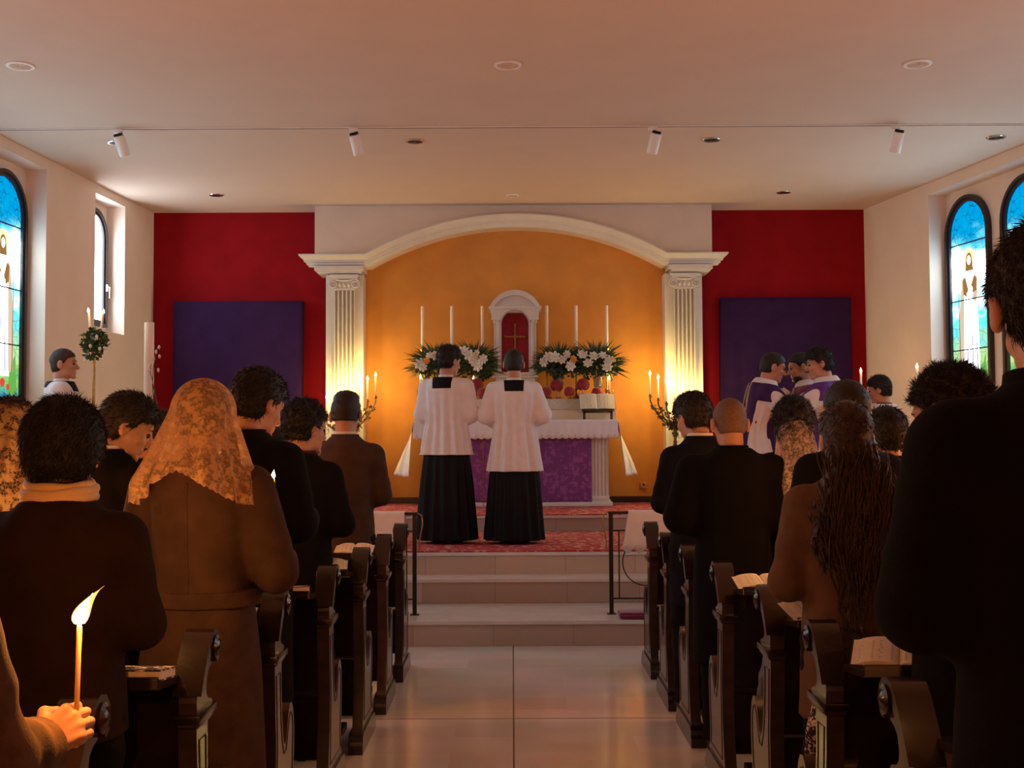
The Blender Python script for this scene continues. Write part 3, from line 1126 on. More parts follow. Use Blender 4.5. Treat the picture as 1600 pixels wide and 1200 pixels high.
for k in range(31):
    x = XA0 + .02 + k * (XA1 - XA0 - .04) / 30
    b.lathe([(.010, 0), (.013, .002), (.010, .004), (.006, .003)], (x, AY0 - .027, zt - .175), 8, Matrix.Rotation(PI / 2, 4, 'X'))
b.build('lace_edge', M_lace, tc_)

# gradine (shelf) behind the table
gr = thing('altar_shelf', 'two-tier pale altar shelf behind the white cloth', 'shelf', (AX, 14.10, ZP + 1.012))
b = MB(); b.box(-1.20, 1.20, .0, .57, 0, .125, bev=.006); b.box(-1.16, 1.16, .10, .57, .125, .262, bev=.005); b.build('shelf_tiers', M_grey, gr)
b = MB()
V = []; n = 160
for j in range(3):
    for i in range(n + 1):
        x = -1.1 + 2.2 * i / n
        V.append((x, .092 + (.004 * math.sin(x * 60)) * (j == 0), .262 - (0, .06, .125 + .010 * abs(math.sin(x * PI / .05)))[j]))
F = np.array([[j * (n + 1) + i, j * (n + 1) + i + 1, (j + 1) * (n + 1) + i + 1, (j + 1) * (n + 1) + i] for j in range(2) for i in range(n)])
o = add_obj('lace_strip', np_mesh('lace_strip', np.array(V), F), M_lace, gr)
ZG = ZP + 1.012 + .265
ZG1 = ZP + 1.012 + .127

# ------------------------------------------------------------------ tabernacle
tb = thing('tabernacle', 'white arched tabernacle with paired columns and crimson cross veil above the altar', 'tabernacle', (AX, 14.25, ZG - .003))
b = MB()
b.box(-.235, .235, 0, .42, 0, .26, bev=.006)
b.build('pedestal', M_white, tb)
b = MB()
b.box(-.275, .275, -.05, .42, .26, .285, bev=.006); b.box(-.255, .255, -.03, .42, .285, .325, bev=.012)
b.build('base_ledge', M_white, tb)
ow, oz0, ozs, oz1 = .165, .325, .93, 1.075
orad = (ow * ow + (oz1 - ozs) ** 2) / (2 * (oz1 - ozs))
oarc = []
for i in range(17):
    a = math.asin(min(1, ow / orad)) * (1 - 2 * i / 16)
    oarc.append((orad * math.sin(a), oz1 - orad + orad * math.cos(a)))
b = MB()
pol = [(-.255, 1.12), (-.255, .325), (-ow, .325)] + oarc[::-1] + [(ow, .325), (.255, .325), (.255, 1.12)]
b.prism(pol, .0, .40, 'y')
b.build('niche_body', M_white, tb, angle=30)
b = MB(); b.box(-ow - .01, ow + .01, .14, .39, .33, 1.09); b.build('crimson_veil', M_redcloth, tb)
b = MB()
b.box(-.011, .011, .118, .138, .56, .92, bev=.003); b.box(-.12, .12, .118, .138, .755, .777, bev=.003)
for p in ((-.12, .766), (.12, .766), (0, .92), (0, .56)):
    b.sphere((p[0], .128, p[1]), (.020, .010, .020), 10)
b.sphere((0, .124, .766), (.028, .010, .028), 12)
b.tube([(0, .115, .74), (0, .112, .66)], [.014, .007], 8)
b.build('gold_cross', mat('dull_gold', (.30, .16, .06), .45, metal=.8), tb)
for sx in (-1, 1):
    for off, yy in ((.205, -.025), (.24, .015)):
        b = MB()
        pr = [(.026, .325), (.026, .345), (.020, .355), (.022, .365), (.017, .375), (.0155, .90), (.018, .905), (.017, .915), (.026, .945), (.028, .955), (.001, .955)]
        b.lathe(pr, (sx * off, yy, 0), 16)
        for k in range(6):
            a = k * PI / 3
            b.sphere((sx * off + .021 * math.cos(a), yy + .021 * math.sin(a), .930), .008, 6)
        b.build('column', M_white, tb)
b = MB()
hi = [(-.285, 1.02), (-.285, .955), (-.20, .955), (-ow - .012, .945)] + [(x * 1.06, z + .002) for x, z in oarc[::-1]] + [(ow + .012, .945), (.20, .955), (.285, .955), (.285, 1.02), (.30, 1.085), (-.30, 1.085)]
b.prism(hi, -.06, .0, 'y')
b.box(-.285, .285, .001, .40, 1.05, 1.084)
b.build('entablature', M_white, tb, angle=30)
b = MB()
b.box(-.32, .32, -.09, .40, 1.085, 1.115, bev=.006)
R_ = 0.42; pts = []
for i in range(21):
    a = math.asin(.27 / .30) * (-1 + 2 * i / 20)
    pts.append((.30 * math.sin(a), 1.115 + .30 * math.cos(a) - .30 * math.cos(math.asin(.9))))
b.prism(pts, -.02, .38, 'y')
o_ = [(x * 1.12, 1.115 + (z - 1.115) * 1.17) for x, z in pts]
i_ = [(x * .92, 1.115 + (z - 1.115) * .80) for x, z in pts]
ra = [[(o[0], yy, o[1]) for o in o_] for yy in (-.085, -.01)]
for k in range(20):
    pass
b2 = bmesh.new()
rr_ = [[b.b.verts.new((p[0], yy, p[1])) for p in pl] for pl, yy in ((o_, -.0), (o_, -.085), (i_, -.07), (i_, -.0))]
for A, B in zip(rr_, rr_[1:] + rr_[:1]):
    for k in range(20):
        b.b.faces.new((A[k], A[k + 1], B[k + 1], B[k]))
b2.free()
b.build('pediment', M_white, tb, angle=30)

# ------------------------------------------------------------------ tall unlit altar candles
posn = ['far left', 'second from the left', 'just left of the tabernacle', 'just right of the tabernacle', 'second from the right', 'far right']
csrc = None; ssrc = None
for i, px_ in enumerate((660, 706, 754, 855, 901, 949)):
    x = (px_ - 800) * 14.32 / 1850
    lab = 'tall unlit white altar candle, %s of the six above the flowers' % posn[i]
    lab2 = 'brass candlestick under the tall candle, %s of the six' % posn[i]
    if csrc is None:
        ssrc = thing('altar_candlestick', lab2, 'candlestick', (x, 14.34, ZG), 0, 'brass candlesticks of the altar')
        b = MB()
        b.lathe([(.06, 0), (.062, .01), (.045, .03), (.02, .05), (.014, .08), (.022, .11), (.012, .13), (.012, .3), (.02, .33), (.012, .36), (.011, .55), (.018, .58), (.032, .605), (.034, .612), (.018, .614), (.021, .635), (.001, .635)], (0, 0, 0), 18)
        b.build('stick', M_brass, ssrc)
        csrc = candle(lab, (x, 14.34, ZG + .636), .50, .0195, 'tall unlit altar candles', lit=False)
    else:
        dup(ssrc, None, (x, 14.34, ZG), None, lab2)
        dup(csrc, None, (x, 14.34, ZG + .636), None, lab)

# small lit candles with little brass branches on the shelf
for px_, py_, lab, wt in ((657, 590, 'at the far left end of the altar shelf', 1.6), (740, 597, 'between the two servers on the altar shelf', 1.6), (952, 590, 'at the right end of the altar shelf above the book', 2.2)):
    y = 14.22
    x = (px_ - 800) * y / 1850
    t = thing('small_candelabrum', 'small ornate brass candle holder ' + lab, 'candle holder', (x, y, ZG), 0, 'small brass candle holders on the altar shelf')
    b = MB()
    b.lathe([(.035, 0), (.036, .006), (.018, .018), (.008, .03), (.008, .06), (.02, .072), (.01, .078), (.001, .078)], (0, 0, 0), 14)
    b.build('stand', M_brass, t)
    for k in range(3):
        a = k * 2 * PI / 3 + .5
        b = MB()
        pts = [(.0, 0, .04), (.03 * math.cos(a), .03 * math.sin(a), .03), (.055 * math.cos(a), .055 * math.sin(a), .06), (.045 * math.cos(a), .045 * math.sin(a), .09), (.06 * math.cos(a), .06 * math.sin(a), .11)]
        b.tube(pts, .004, 6)
        leaf_blob(b, pts[3], .012, 9, k, .022)
        leaf_blob(b, pts[1], .012, 7, k + 9, .022)
        b.build('scroll_arm', M_brass, t)
    candle('lit white candle ' + lab, (x, y, ZG + .0785), .15 if px_ > 700 else .17, .011, 'small lit candles on the altar shelf', fl=.05, watt=wt)

# red rounded ornaments on silver feet
for k, (px_, py_, y, fm, lab) in enumerate([(870, 603, 14.24, 'silver', 'larger red rose-like ball on silver foot right of the tabernacle'),
                                     (890, 613, 14.17, 'gold', 'small red rose-like ball on gold foot, between two larger ones'),
                                     (911, 602, 14.24, 'silver', 'larger red rose-like ball on silver foot above the open book'),
                                     (933, 614, 14.17, 'gold', 'small red rose-like ball near the right end of the altar shelf'),
                                     (853, 613, 14.17, 'gold', 'small red rose-like ball beside the right shoulder of the centre server'),
                                     (754, 614, 14.17, 'gold', 'small red rose-like ball left of the tabernacle pedestal'),
                                     (744, 600, 14.24, 'silver', 'larger red rose-like ball behind the lit candle between the servers')]):
    x = (px_ - 800) * y / 1850
    zc = 1.56 + (684 - py_) * y / 1850
    big = fm == 'silver'
    z0 = ZG if y > 14.1 else ZG
    t = thing('red_flower_ball', lab, 'altar ornament', (x, y, ZG), 0, 'red ornaments in a row on the altar shelf')
    hh = max(.05, zc - ZG)
    b = MB()
    b.lathe([(.03, 0), (.031, .004), (.012, .012), (.006, .02), (.006, max(.021, hh - .045)), (.022, hh - .03), (.001, hh - .03)], (0, 0, 0), 16)
    b.build('foot', M_silver if big else M_brass, t)
    b = MB()
    rr = .088 if big else .074
    for q in range(26):
        u = q / 26
        a = q * 2.4
        zt_ = 1 - 1.7 * u
        r_ = math.sqrt(max(0, 1 - zt_ * zt_))
        d = Vector((r_ * math.cos(a), r_ * math.sin(a), zt_))
        rot = d.to_track_quat('Z', 'Y').to_matrix().to_4x4()
        b.sphere((d.x * rr * .62, d.y * rr * .62, hh + d.z * rr * .62), (rr * .48, rr * .42, rr * .30), 8, rot)
    b.build('petals', M_redcloth, t)

# ------------------------------------------------------------------ flowers


def bloom_mesh(r, mm, nm, n=16):
    b = MB()
    rg = random.Random(n)
    for ring, (cnt, tilt, s) in enumerate(((7, 1.15, 1.), (6, .75, .85), (4, .35, .6))):
        for k in range(cnt):
            a = 2 * PI * k / cnt + ring * .5
            M = Matrix.Rotation(a, 4, 'Z') @ Matrix.Rotation(tilt, 4, 'Y') @ Matrix.Translation((0, 0, r * .55 * s)) @ Matrix.Diagonal((r * .10, r * .30 * s, r * .55 * s, 1))
            bmesh.ops.create_uvsphere(b.b, u_segments=8, v_segments=6, radius=1, matrix=M)
    b.sphere((0, 0, r * .12), r * .18, 8)
    return b.build(nm, mm)


proto_w = bloom_mesh(.068, M_bloom, 'white_bloom')
proto_o = bloom_mesh(.045, M_bloomo, 'orange_bloom', 5)
fol_cols = None


def bouquet(loc, rx, lab, seed, blooms, up=.30):
    """loc: foot on shelf; foliage centre about .42 above"""
    rg = random.Random(seed)
    t = thing('flower_arrangement', lab, 'flowers', loc, 0, 'flower arrangements beside the tabernacle')
    b = MB()
    b.lathe([(.04, 0), (.042, .004), (.018, .02), (.014, .08), (.05, .14), (.055, .26), (.045, .27), (.04, .26), (.038, .15), (.001, .13)], (0, 0, 0), 18)
    b.build('glass_vase', M_glassc, t)
    zc = .40
    b = MB()
    for _ in range(12):
        a = rg.uniform(0, 2 * PI); rr = rg.uniform(.01, .03)
        b.tube([(rr * math.cos(a), rr * math.sin(a), .12), (rr * 2 * math.cos(a), rr * 2 * math.sin(a), .34)], .004, 5)
    b.build('stems', M_leaf, t)
    b = MB()
    # long palm blades
    for _ in range(330):
        a = rg.uniform(-.42, PI + .42)
        ln = rg.uniform(.12, .25) * (1. + .45 * abs(math.cos(a)))
        dy = rg.uniform(-.55, .55)
        d = Vector((math.cos(a), dy, math.sin(a) * .9)).normalized()
        p = Vector((math.cos(a) * rx * .50 * rg.uniform(.0, 1.1), rg.uniform(-.09, .07), zc + math.sin(a) * .05 + rg.uniform(-.06, .06)))
        side = d.cross(Vector((0, 1, 0)))
        if side.length < .1:
            side = Vector((1, 0, 0))
        side = side.normalized() * rg.uniform(.004, .009)
        mid = p + d * ln * .5 + Vector((0, 0, .01))
        tip = p + d * ln + Vector((0, 0, -.02 * abs(math.cos(a))))
        nrm = d.cross(side).normalized() * .003
        vs = [b.b.verts.new(q) for q in (p - side * .6, p + side * .6, mid + side, mid - side, tip, mid + nrm)]
        b.b.faces.new((vs[0], vs[1], vs[5])); b.b.faces.new((vs[1], vs[2], vs[5])); b.b.faces.new((vs[3], vs[0], vs[5])); b.b.faces.new((vs[2], vs[4], vs[5])); b.b.faces.new((vs[4], vs[3], vs[5]))
    b.build('palm_leaves', M_leaf, t, smooth=False, recalc=False)
    b = MB()
    for k in range(20):
        c = (rg.uniform(-rx * .75, rx * .75), rg.uniform(-.10, .05), zc + rg.uniform(-.12, .08))
        leaf_blob(b, c, .06, 34, seed * 30 + k, .05)
    b.build('broad_leaves', M_leaf, t, smooth=False, recalc=False)
    b = MB()
    for k in range(9):
        c = (rg.uniform(-rx * .8, rx * .8), rg.uniform(-.13, -.05), zc + rg.uniform(-.05, .12))
        leaf_blob(b, c, .04, 12, seed * 70 + k, .035)
    b.build('pale_leaves', M_leafl, t, smooth=False, recalc=False)
    for k, (bx, bz, kind) in enumerate(blooms):
        pr = proto_w if kind == 'w' else proto_o
        o = pr.copy(); COL.objects.link(o); o.parent = t
        o.location = (bx, -.15 + rg.uniform(-.02, .02), zc + bz)
        o.rotation_euler = (R(75 + rg.uniform(-25, 25)), rg.uniform(-.4, .4), rg.uniform(-.6, .6))
        s = rg.uniform(.8, 1.15)
        o.scale = (s, s, s)
    return t


def bx(px, y=14.16):
    return (px - 800) * y / 1850


bouquet((bx(683), 14.24, ZG), .26, 'white lilies and palm leaves on the far left of the altar shelf', 1,
        [(-.21, .02, 'w'), (-.12, .05, 'o'), (-.17, -.02, 'w'), (-.03, .12, 'w'), (.05, .13, 'w'), (-.08, .11, 'w')])
bouquet((bx(742), 14.24, ZG), .20, 'white roses and palm leaves just left of the tabernacle', 2,
        [(-.06, .12, 'w'), (-.01, .05, 'w'), (.11, .07, 'w'), (.05, -.01, 'w'), (.03, .13, 'w'), (-.13, .16, 'w')])
bouquet((bx(874), 14.24, ZG), .25, 'white lilies and dark palms just right of the tabernacle', 3,
        [(-.13, .08, 'w'), (-.05, .09, 'w'), (.03, .06, 'w'), (.10, .12, 'w'), (.12, -.01, 'w'), (.16, .06, 'o'), (-.2, .03, 'w')])
bouquet((bx(935), 14.24, ZG), .26, 'white lilies with orange blooms at the right end of the altar shelf', 4,
        [(-.19, .11, 'w'), (-.06, .09, 'w'), (.05, .10, 'w'), (.13, .04, 'w'), (.17, .06, 'o'), (.10, -.04, 'w'), (-.12, .01, 'w')])
bpy.data.objects.remove(proto_w); bpy.data.objects.remove(proto_o)

# ------------------------------------------------------------------ missal on its stand
ms = thing('book_stand', 'dark wooden book stand under the open missal on the altar', 'book stand', (1.01, 13.92, ZP + 1.012))
b = MB()
b.box(-.175, -.145, .02, .05, 0, .115, bev=.003); b.box(.145, .175, .02, .05, 0, .115, bev=.003); b.box(-.175, .175, .02, .05, .085, .115, bev=.003)
b.box(-.13, -.11, .20, .22, 0, .20); b.box(.11, .13, .20, .22, 0, .20)
b.build('legs', M_wood, ms)
Mt = Matrix.Translation((0, .03, .115)) @ Matrix.Rotation(R(48), 4, 'X')
b = MB(); b.box(-.19, .19, -.01, .25, -.0, .012, Mt, bev=.003); b.box(-.19, .19, -.02, -.008, -.0, .032, Mt, bev=.003); b.build('slanted_rest', M_wood, ms)


def open_book(loc, w, h, rx, rz, label, group=None, cover=M_wood, page=M_paper, arch=.012, name='open_book', th=.018):
    t = thing(name, label, 'book', loc, rz, group)
    t.rotation_euler = (rx, 0, rz)
    b = MB(); b.box(-w / 2 - .004, w / 2 + .004, -.004, h + .004, 0, .003); b.build('cover', cover, t)
    for sx in (-1, 1):
        b = MB()
        n = 10
        top = [(sx * (w / 2) * k / n, .0035 + th * (math.sin(PI * min(1, (k / n) * 1.15 + .0)) ** .6 * .6 + .4 * (1 - k / n)) * (0.3 + .7 * (1 if k else .1))) for k in range(n + 1)]
        poly = [(sx * .0005, .0032)] + [(x if k else sx * .0005, z) for k, (x, z) in enumerate(top)] + [(sx * w / 2, .0032)]
        b.prism([(p[0], p[1]) for p in poly], 0, h, 'y')
        pg = b.build('page_block', page, t)
        b = MB()
        rg = random.Random(int(abs(loc[0]) * 1000) + sx)
        for col in range(2):
            for ln in range(11):
                y0 = h * (.10 + .07 * ln)
                k0 = .12 + col * .42
                k1 = k0 + .34 * rg.uniform(.8, 1)
                x0, x1 = sx * w / 2 * k0, sx * w / 2 * k1
                zq = lambda x: np.interp(abs(x), [abs(q[0]) for q in top], [q[1] for q in top]) + .0006
                b.b.faces.new([b.b.verts.new(q) for q in ((x0, y0, zq(x0)), (x1, y0, zq(x1)), (x1, y0 + h * .022, zq(x1)), (x0, y0 + h * .022, zq(x0)))])
        b.build('text_lines', mat('faded_ink', (.28, .22, .18), .8), pg, smooth=False)
    return t


open_book((1.01, 13.92 + .03, ZP + 1.012 + .117 + .012), .42, .24, R(48), 0, 'large open missal resting on its stand at the right of the altar', name='missal')

# altar card leaning at the left behind the servers / small golden reliquary foot pieces are hidden: left out

# ------------------------------------------------------------------ communion rails


def rail(sgn, xpost, label):
    yR = 9.27
    t = thing('communion_rail', label, 'railing', (xpost, yR, .188), 0, 'iron communion rails before the altar')
    far = 2.85
    b = MB(); b.box(-.016, .016, -.016, .016, 0, .775, bev=.003); b.box(-.035, .035, -.03, .03, 0, .008); b.build('post', M_iron, t, smooth=False)
    b = MB(); b.box(min(-sgn * .02, sgn * far), max(-sgn * .02, sgn * far), -.035, .035, .775, .797, bev=.006); b.build('handrail', M_wood, t)
    for k, xx in enumerate((.95, 1.9, 2.83)):
        b = MB(); b.box(sgn * xx - .012, sgn * xx + .012, -.012, .012, 0, .775, bev=.002); b.build('post', M_iron, t, smooth=False)
    b = MB()
    for zz_ in (.115, .64):
        b.box(min(0, sgn * far), max(0, sgn * far), -.006, .006, zz_, zz_ + .012)
    b.box(sgn * .062 - .005, sgn * .062 + .005, -.005, .005, .12, .65)
    b.build('rail_bars', M_iron, t, smooth=False)
    for p in range(3):
        ox = .10 + p * .95
        b = MB()
        # C and S scrolls
        def scroll(cx, cz, r0, a0, a1, turns_out, r=.0055):
            pts = []
            for k in range(28):
                u = k / 27
                a = a0 + (a1 - a0) * u
                rad = r0 * (1 - turns_out * u)
                pts.append((sgn * (ox + cx + rad * math.cos(a)), 0, cz + rad * math.sin(a)))
            b.tube(pts, r, 6)
        scroll(.17, .40, .18, PI * .75, PI * 1.75, 0)
        scroll(.32, .30, .06, PI * 1.2, -PI * .6, .7)
        scroll(.25, .34, .055, -PI * .3, PI * 1.5, .75)
        scroll(.47, .14, .19, PI * .45, PI * 1.0, 0)
        scroll(.60, .40, .17, PI * .2, -PI * .7, 0)
        scroll(.52, .50, .07, -PI * .1, PI * 1.6, .7)
        b.sphere((sgn * (ox + .29), 0, .30), .012, 8)
        b.build('scroll_work', M_iron, t)
    b = MB()
    pts = [(-sgn * .02, 0, .79), (-sgn * .055, .0, .77), (-sgn * .062, 0, .70), (-sgn * .035, 0, .56), (-sgn * .045, 0, .50)]
    b.tube(pts, .006, 6); b.build('brass_end_hook', M_brass, t)
    return t


rail(1, .765, 'wrought iron communion rail with scrolls right of the altar steps')
rail(-1, -.765, 'wrought iron communion rail, mostly hidden by the left pews')


def rail_cloth(x0, x1, label, zl):
    t = thing('rail_cloth', label, 'cloth', (0, 0, 0), 0, 'white houseling cloths over the communion rails')
    yR = 9.27; zt_ = .188 + .80
    V = []
    prof_ = [(-.040, -zl), (-.044, -zl * .6), (-.041, -.05), (-.037, -.005), (-.02, .003), (.02, .003), (.037, -.005), (.041, -.05), (.045, -.25)]
    prof_ = [(-.040, -zl * (1 - k / 9)) for k in range(9)] + prof_[3:]
    n = int((x1 - x0) / .0125)
    for j, (yy, dz) in enumerate(prof_):
        for i in range(n + 1):
            x = x0 + (x1 - x0) * i / n
            sc = -(.045 * (1 - abs(((x - x0) / .085) % 1 - .5) * 2)) if j == 0 else 0
            dro = max(0, -dz) / zl
            V.append((x - .05 * dro * (1 - i / n), yR + yy - .006 * math.sin(x * 25) * dro - (.004 * math.sin(x * 60)) * dro, zt_ + dz + sc))
    F = np.array([[j * (n + 1) + i, j * (n + 1) + i + 1, (j + 1) * (n + 1) + i + 1, (j + 1) * (n + 1) + i] for j in range(len(prof_) - 1) for i in range(n)])
    o = add_obj('linen', np_mesh('linen', np.array(V), F), M_cloth, t)
    m = o.modifiers.new('s', 'SOLIDIFY'); m.thickness = .003
    b = MB()
    k = 0
    x = x0 + .02
    while x < x1 - .02:
        b.lathe([(.012, 0), (.015, .002), (.012, .004), (.007, .003)], (x - .04, yR - .052, zt_ - zl + .01), 8, Matrix.Rotation(PI / 2, 4, 'X'))
        x += .0425
    b.build('lace_hem', M_lace, t)
    return t


rail_cloth(.90, 3.4, 'white lace-hemmed cloth draped over the right communion rail', .29)
rail_cloth(-3.4, -.84, 'white cloth draped over the left communion rail beside the first pew', .29)
for sgn, lab in ((1, 'long purple kneeler cushion at the foot of the right communion rail'), (-1, 'long purple kneeler cushion by the left rail post')):
    t = thing('kneeler_cushion', lab, 'cushion', (sgn * .80, 9.08, .188), 0, 'purple kneeler cushions')
    b = MB(); b.box(min(0, sgn * 2.6), max(0, sgn * 2.6), -.10, .10, .001, .055, bev=.024); b.build('padding', mat('purple_velvet', (.20, .010, .085), .7, .3, 30, .2, 80, sheen=.4), t)
    b = MB(); b.tube([(0 + sgn * .012, -.103, .027), (sgn * 2.58, -.103, .027)], .004, 6); b.build('piping', M_redcloth, t)

# ------------------------------------------------------------------ paschal candle on its stand
t = thing('candle_stand', 'tall dark stand holding the thick paschal candle left of the altar', 'candle stand', (-3.20, 10.42, .578))
b = MB(); b.lathe([(.16, 0), (.165, .02), (.10, .05), (.04, .08), (.03, .12), (.001, .12)], (0, 0, 0), 24); b.build('foot', M_bronze, t)
b = MB(); b.lathe([(.022, .1), (.022, .5), (.035, .55), (.022, .6), (.020, 1.10), (.03, 1.14), (.001, 1.14)], (0, 0, 0), 16); b.build('shaft', M_bronze, t)
b = MB(); b.lathe([(.03, 1.13), (.10, 1.17), (.11, 1.19), (.10, 1.20), (.055, 1.20), (.055, 1.25), (.05, 1.25), (.05, 1.215), (.001, 1.215)], (0, 0, 0), 20); b.build('drip_dish', M_bronze, t)
b = MB(); leaf_blob(b, (0, 0, 1.17), .12, 160, 3, .06); b.build('leaf_wreath', mat('dried_leaf', (.20, .14, .13), .7, .4, 20), t, smooth=False, recalc=False)
pc = candle('thick tall white paschal candle on its stand left of the altar', (-3.20, 10.42, .578 + 1.2165), .80, .043, lit=False, name='paschal_candle')
t = thing('catkin_branch', 'thin dark branch with pale catkins leaning beside the paschal candle', 'branch', (-3.12, 10.36, .578 + 1.19))
b = MB()
b.tube([(.02, 0, -.02), (.00, 0, .15), (-.03, -.0, .30), (-.02, 0, .45), (.01, 0, .60)], [.005, .005, .004, .003, .002], 6)
b.tube([(-.03, 0, .30), (-.05, 0, .38), (-.045, 0, .44)], .003, 5)
b.tube([(.05, 0, -.4), (-.01, 0, .0), (-.03, 0, .28)], .004, 5)
b.build('twig', M_iron, t)
b = MB()
for p in ((-.05, .44), (-.02, .50), (.025, .60), (-.0, .56), (.03, .52), (.02, .40), (-.055, .40)):
    b.sphere((p[0], 0, p[1]), (.012, .012, .019), 8)
b.build('catkins', mat('catkin', (.60, .50, .45), .8), t)

# ------------------------------------------------------------------ pews
PY_L = [7.88, 7.0, 6.15, 5.33, 4.45, 3.54, 2.64]
PX_L = [-.715, -.73, -.755, -.80, -.86, -.90, -.925]
PY_R = [7.94, 7.05, 6.25, 5.39, 4.53, 3.66, 2.79]
PX_R = [.895, .89, .90, .92, .945, .92, .885]
PROFILE = [(-.075, 0), (-.08, .03), (-.055, .055), (-.06, .085), (-.02, .12), (.00, .20), (.025, .32), (.03, .45), (.012, .60), (.0, .735), (-.012, .745), (-.012, .755), (.0, .765),
           (.005, .79), (.0, .81), (.005, .825), (-.005, .835), (.005, .86), (.04, .91), (.085, .965), (.11, .985), (.14, .992), (.17, .985), (.19, .962), (.195, .935), (.185, .91), (.165, .895), (.135, .885),
           (.115, .87), (.105, .84), (.108, .815), (.125, .80), (.165, .79), (.175, .78), (.175, .762), (.155, .752), (.125, .745), (.125, .70), (.13, .60), (.14, .53), (.155, .47), (.175, .425), (.20, .41), (.225, .43), (.245, .475), (.268, .52), (.30, .545), (.335, .54), (.362, .51), (.38, .46), (.385, .40),
           (.378, .32), (.365, .25), (.36, .19), (.37, .14), (.395, .10), (.42, .075), (.425, .045), (.445, .03), (.445, 0)]


def make_pew(first_label, length=2.9):
    p = thing('pew', first_label, 'pew', (0, 0, 0), 0, 'dark carved wooden pews flanking the aisle')
    for xo, side in ((0, 1), (length, -1)):
        b = MB()
        b.prism(PROFILE, xo - .026, xo + .026, 'x')
        e = b.build('end_panel', M_woodv, p, angle=30)
        if side == 1 or True:
            # thick cap, volute, ledge, foot, groove
            b = MB()
            capp = [(-.012, .832), (.002, .856), (.037, .91), (.082, .968), (.108, .990), (.14, .999), (.173, .992), (.197, .967), (.203, .935), (.19, .905), (.165, .898), (.17, .93), (.155, .955), (.13, .96), (.105, .945), (.06, .885), (.03, .845), (.01, .828)]
            b.prism(capp, xo - .042, xo + .042, 'x')
            b.build('scroll_cap', M_wood, e, angle=35)
            for sx in (-1, 1):
                b = MB()
                b.lathe([(.033, .0), (.035, .006), (.026, .012), (.022, .006), (.012, .014), (.001, .016)], (xo + sx * .040, .150, .945), 18, Matrix.Rotation(sx * PI / 2, 4, 'Y'))
                b.build('volute', M_wood, e)
            b = MB()
            b.box(xo - .040, xo + .040, -.018, .182, .752, .778, bev=.006)
            b.box(xo - .034, xo + .034, -.010, .165, .740, .752, bev=.004)
            b.build('ledge_moulding', M_wood, e)
            b = MB()
            b.prism([(-.10, 0), (-.10, .045), (-.085, .06), (-.09, .085), (-.05, .10), (.40, .10), (.43, .075), (.435, .05), (.465, .035), (.465, 0)], xo - .036, xo + .036, 'x')
            b.build('plinth', M_wood, e, angle=35)
            # inlaid dark groove, follows the outline on both faces
            gl = [(.035, .14), (.045, .25), (.052, .45), (.036, .62), (.028, .70), (.10, .70), (.105, .60), (.118, .52), (.14, .44), (.175, .385), (.215, .385), (.245, .43), (.27, .48), (.30, .51), (.33, .50), (.35, .46), (.352, .40), (.345, .32), (.33, .25), (.325, .19), (.34, .14)]
            b = MB()
            for sx in (-1, 1):
                b.tube([(xo + sx * .026, u, z) for u, z in gl + gl[:1]], .0028, 5)
            b.build('inlay_line', M_inlay, e)
    b = MB()
    b.rings([[(.02, .035, .46), (.02, .06, .46), (.02, .080, .855), (.02, .055, .855)], [(length - .02, .035, .46), (length - .02, .06, .46), (length - .02, .080, .855), (length - .02, .055, .855)]])
    b.box(.02, length - .02, .045, .06, .16, .42)
    b.build('backrest', M_wood, p, smooth=False)
    b = MB(); b.box(.025, length - .025, .05, .37, .415, .445, bev=.008); b.build('seat', M_wood, p, smooth=False)
    Mr = Matrix.Translation((0, -.015, .868)) @ Matrix.Rotation(R(-6), 4, 'X')
    b = MB(); b.box(.03, length - .03, -.17, .075, 0, .022, Mr, bev=.004); b.box(.03, length - .03, -.18, -.165, 0, .036, Mr, bev=.003)
    for xx in (.5, length / 2, length - .5):
        b.prism([(.03, .70), (.03, .862), (-.12, .862)], xx - .012, xx + .012, 'x')
    b.build('book_ledge', M_wood, p, smooth=False)
    b = MB()
    b.box(.04, length - .04, -.24, -.10, .13, .165, bev=.006)
    for xx in (.25, length / 2, length - .25):
        b.box(xx - .02, xx + .02, -.20, -.14, .0, .13); b.box(xx - .02, xx + .02, -.14, .06, .10, .13)
    b.build('kneeler', M_wood, p, smooth=False)
    return p


ordp = ['first', 'second', 'third', 'fourth', 'fifth', 'sixth', 'nearest']
pew0 = None
for side, YS, XS in (('right', PY_R, PX_R), ('left', PY_L, PX_L)):
    for k, (d, x) in enumerate(zip(YS, XS)):
        lab = 'dark carved pew with scrolled end, %s from the altar on the %s of the aisle' % (ordp[k], side) if k < 6 else 'dark carved pew nearest the viewer on the %s of the aisle' % side
        if pew0 is None:
            pew0 = make_pew(lab)
            p = pew0
        else:
            p = dup(pew0, None, None, None, lab)
        p.location = (x + (.026 if side == 'right' else -.026), d - .14, 0)
        if side == 'left':
            p.scale = (-1, 1, 1)

# books on the pew ledges


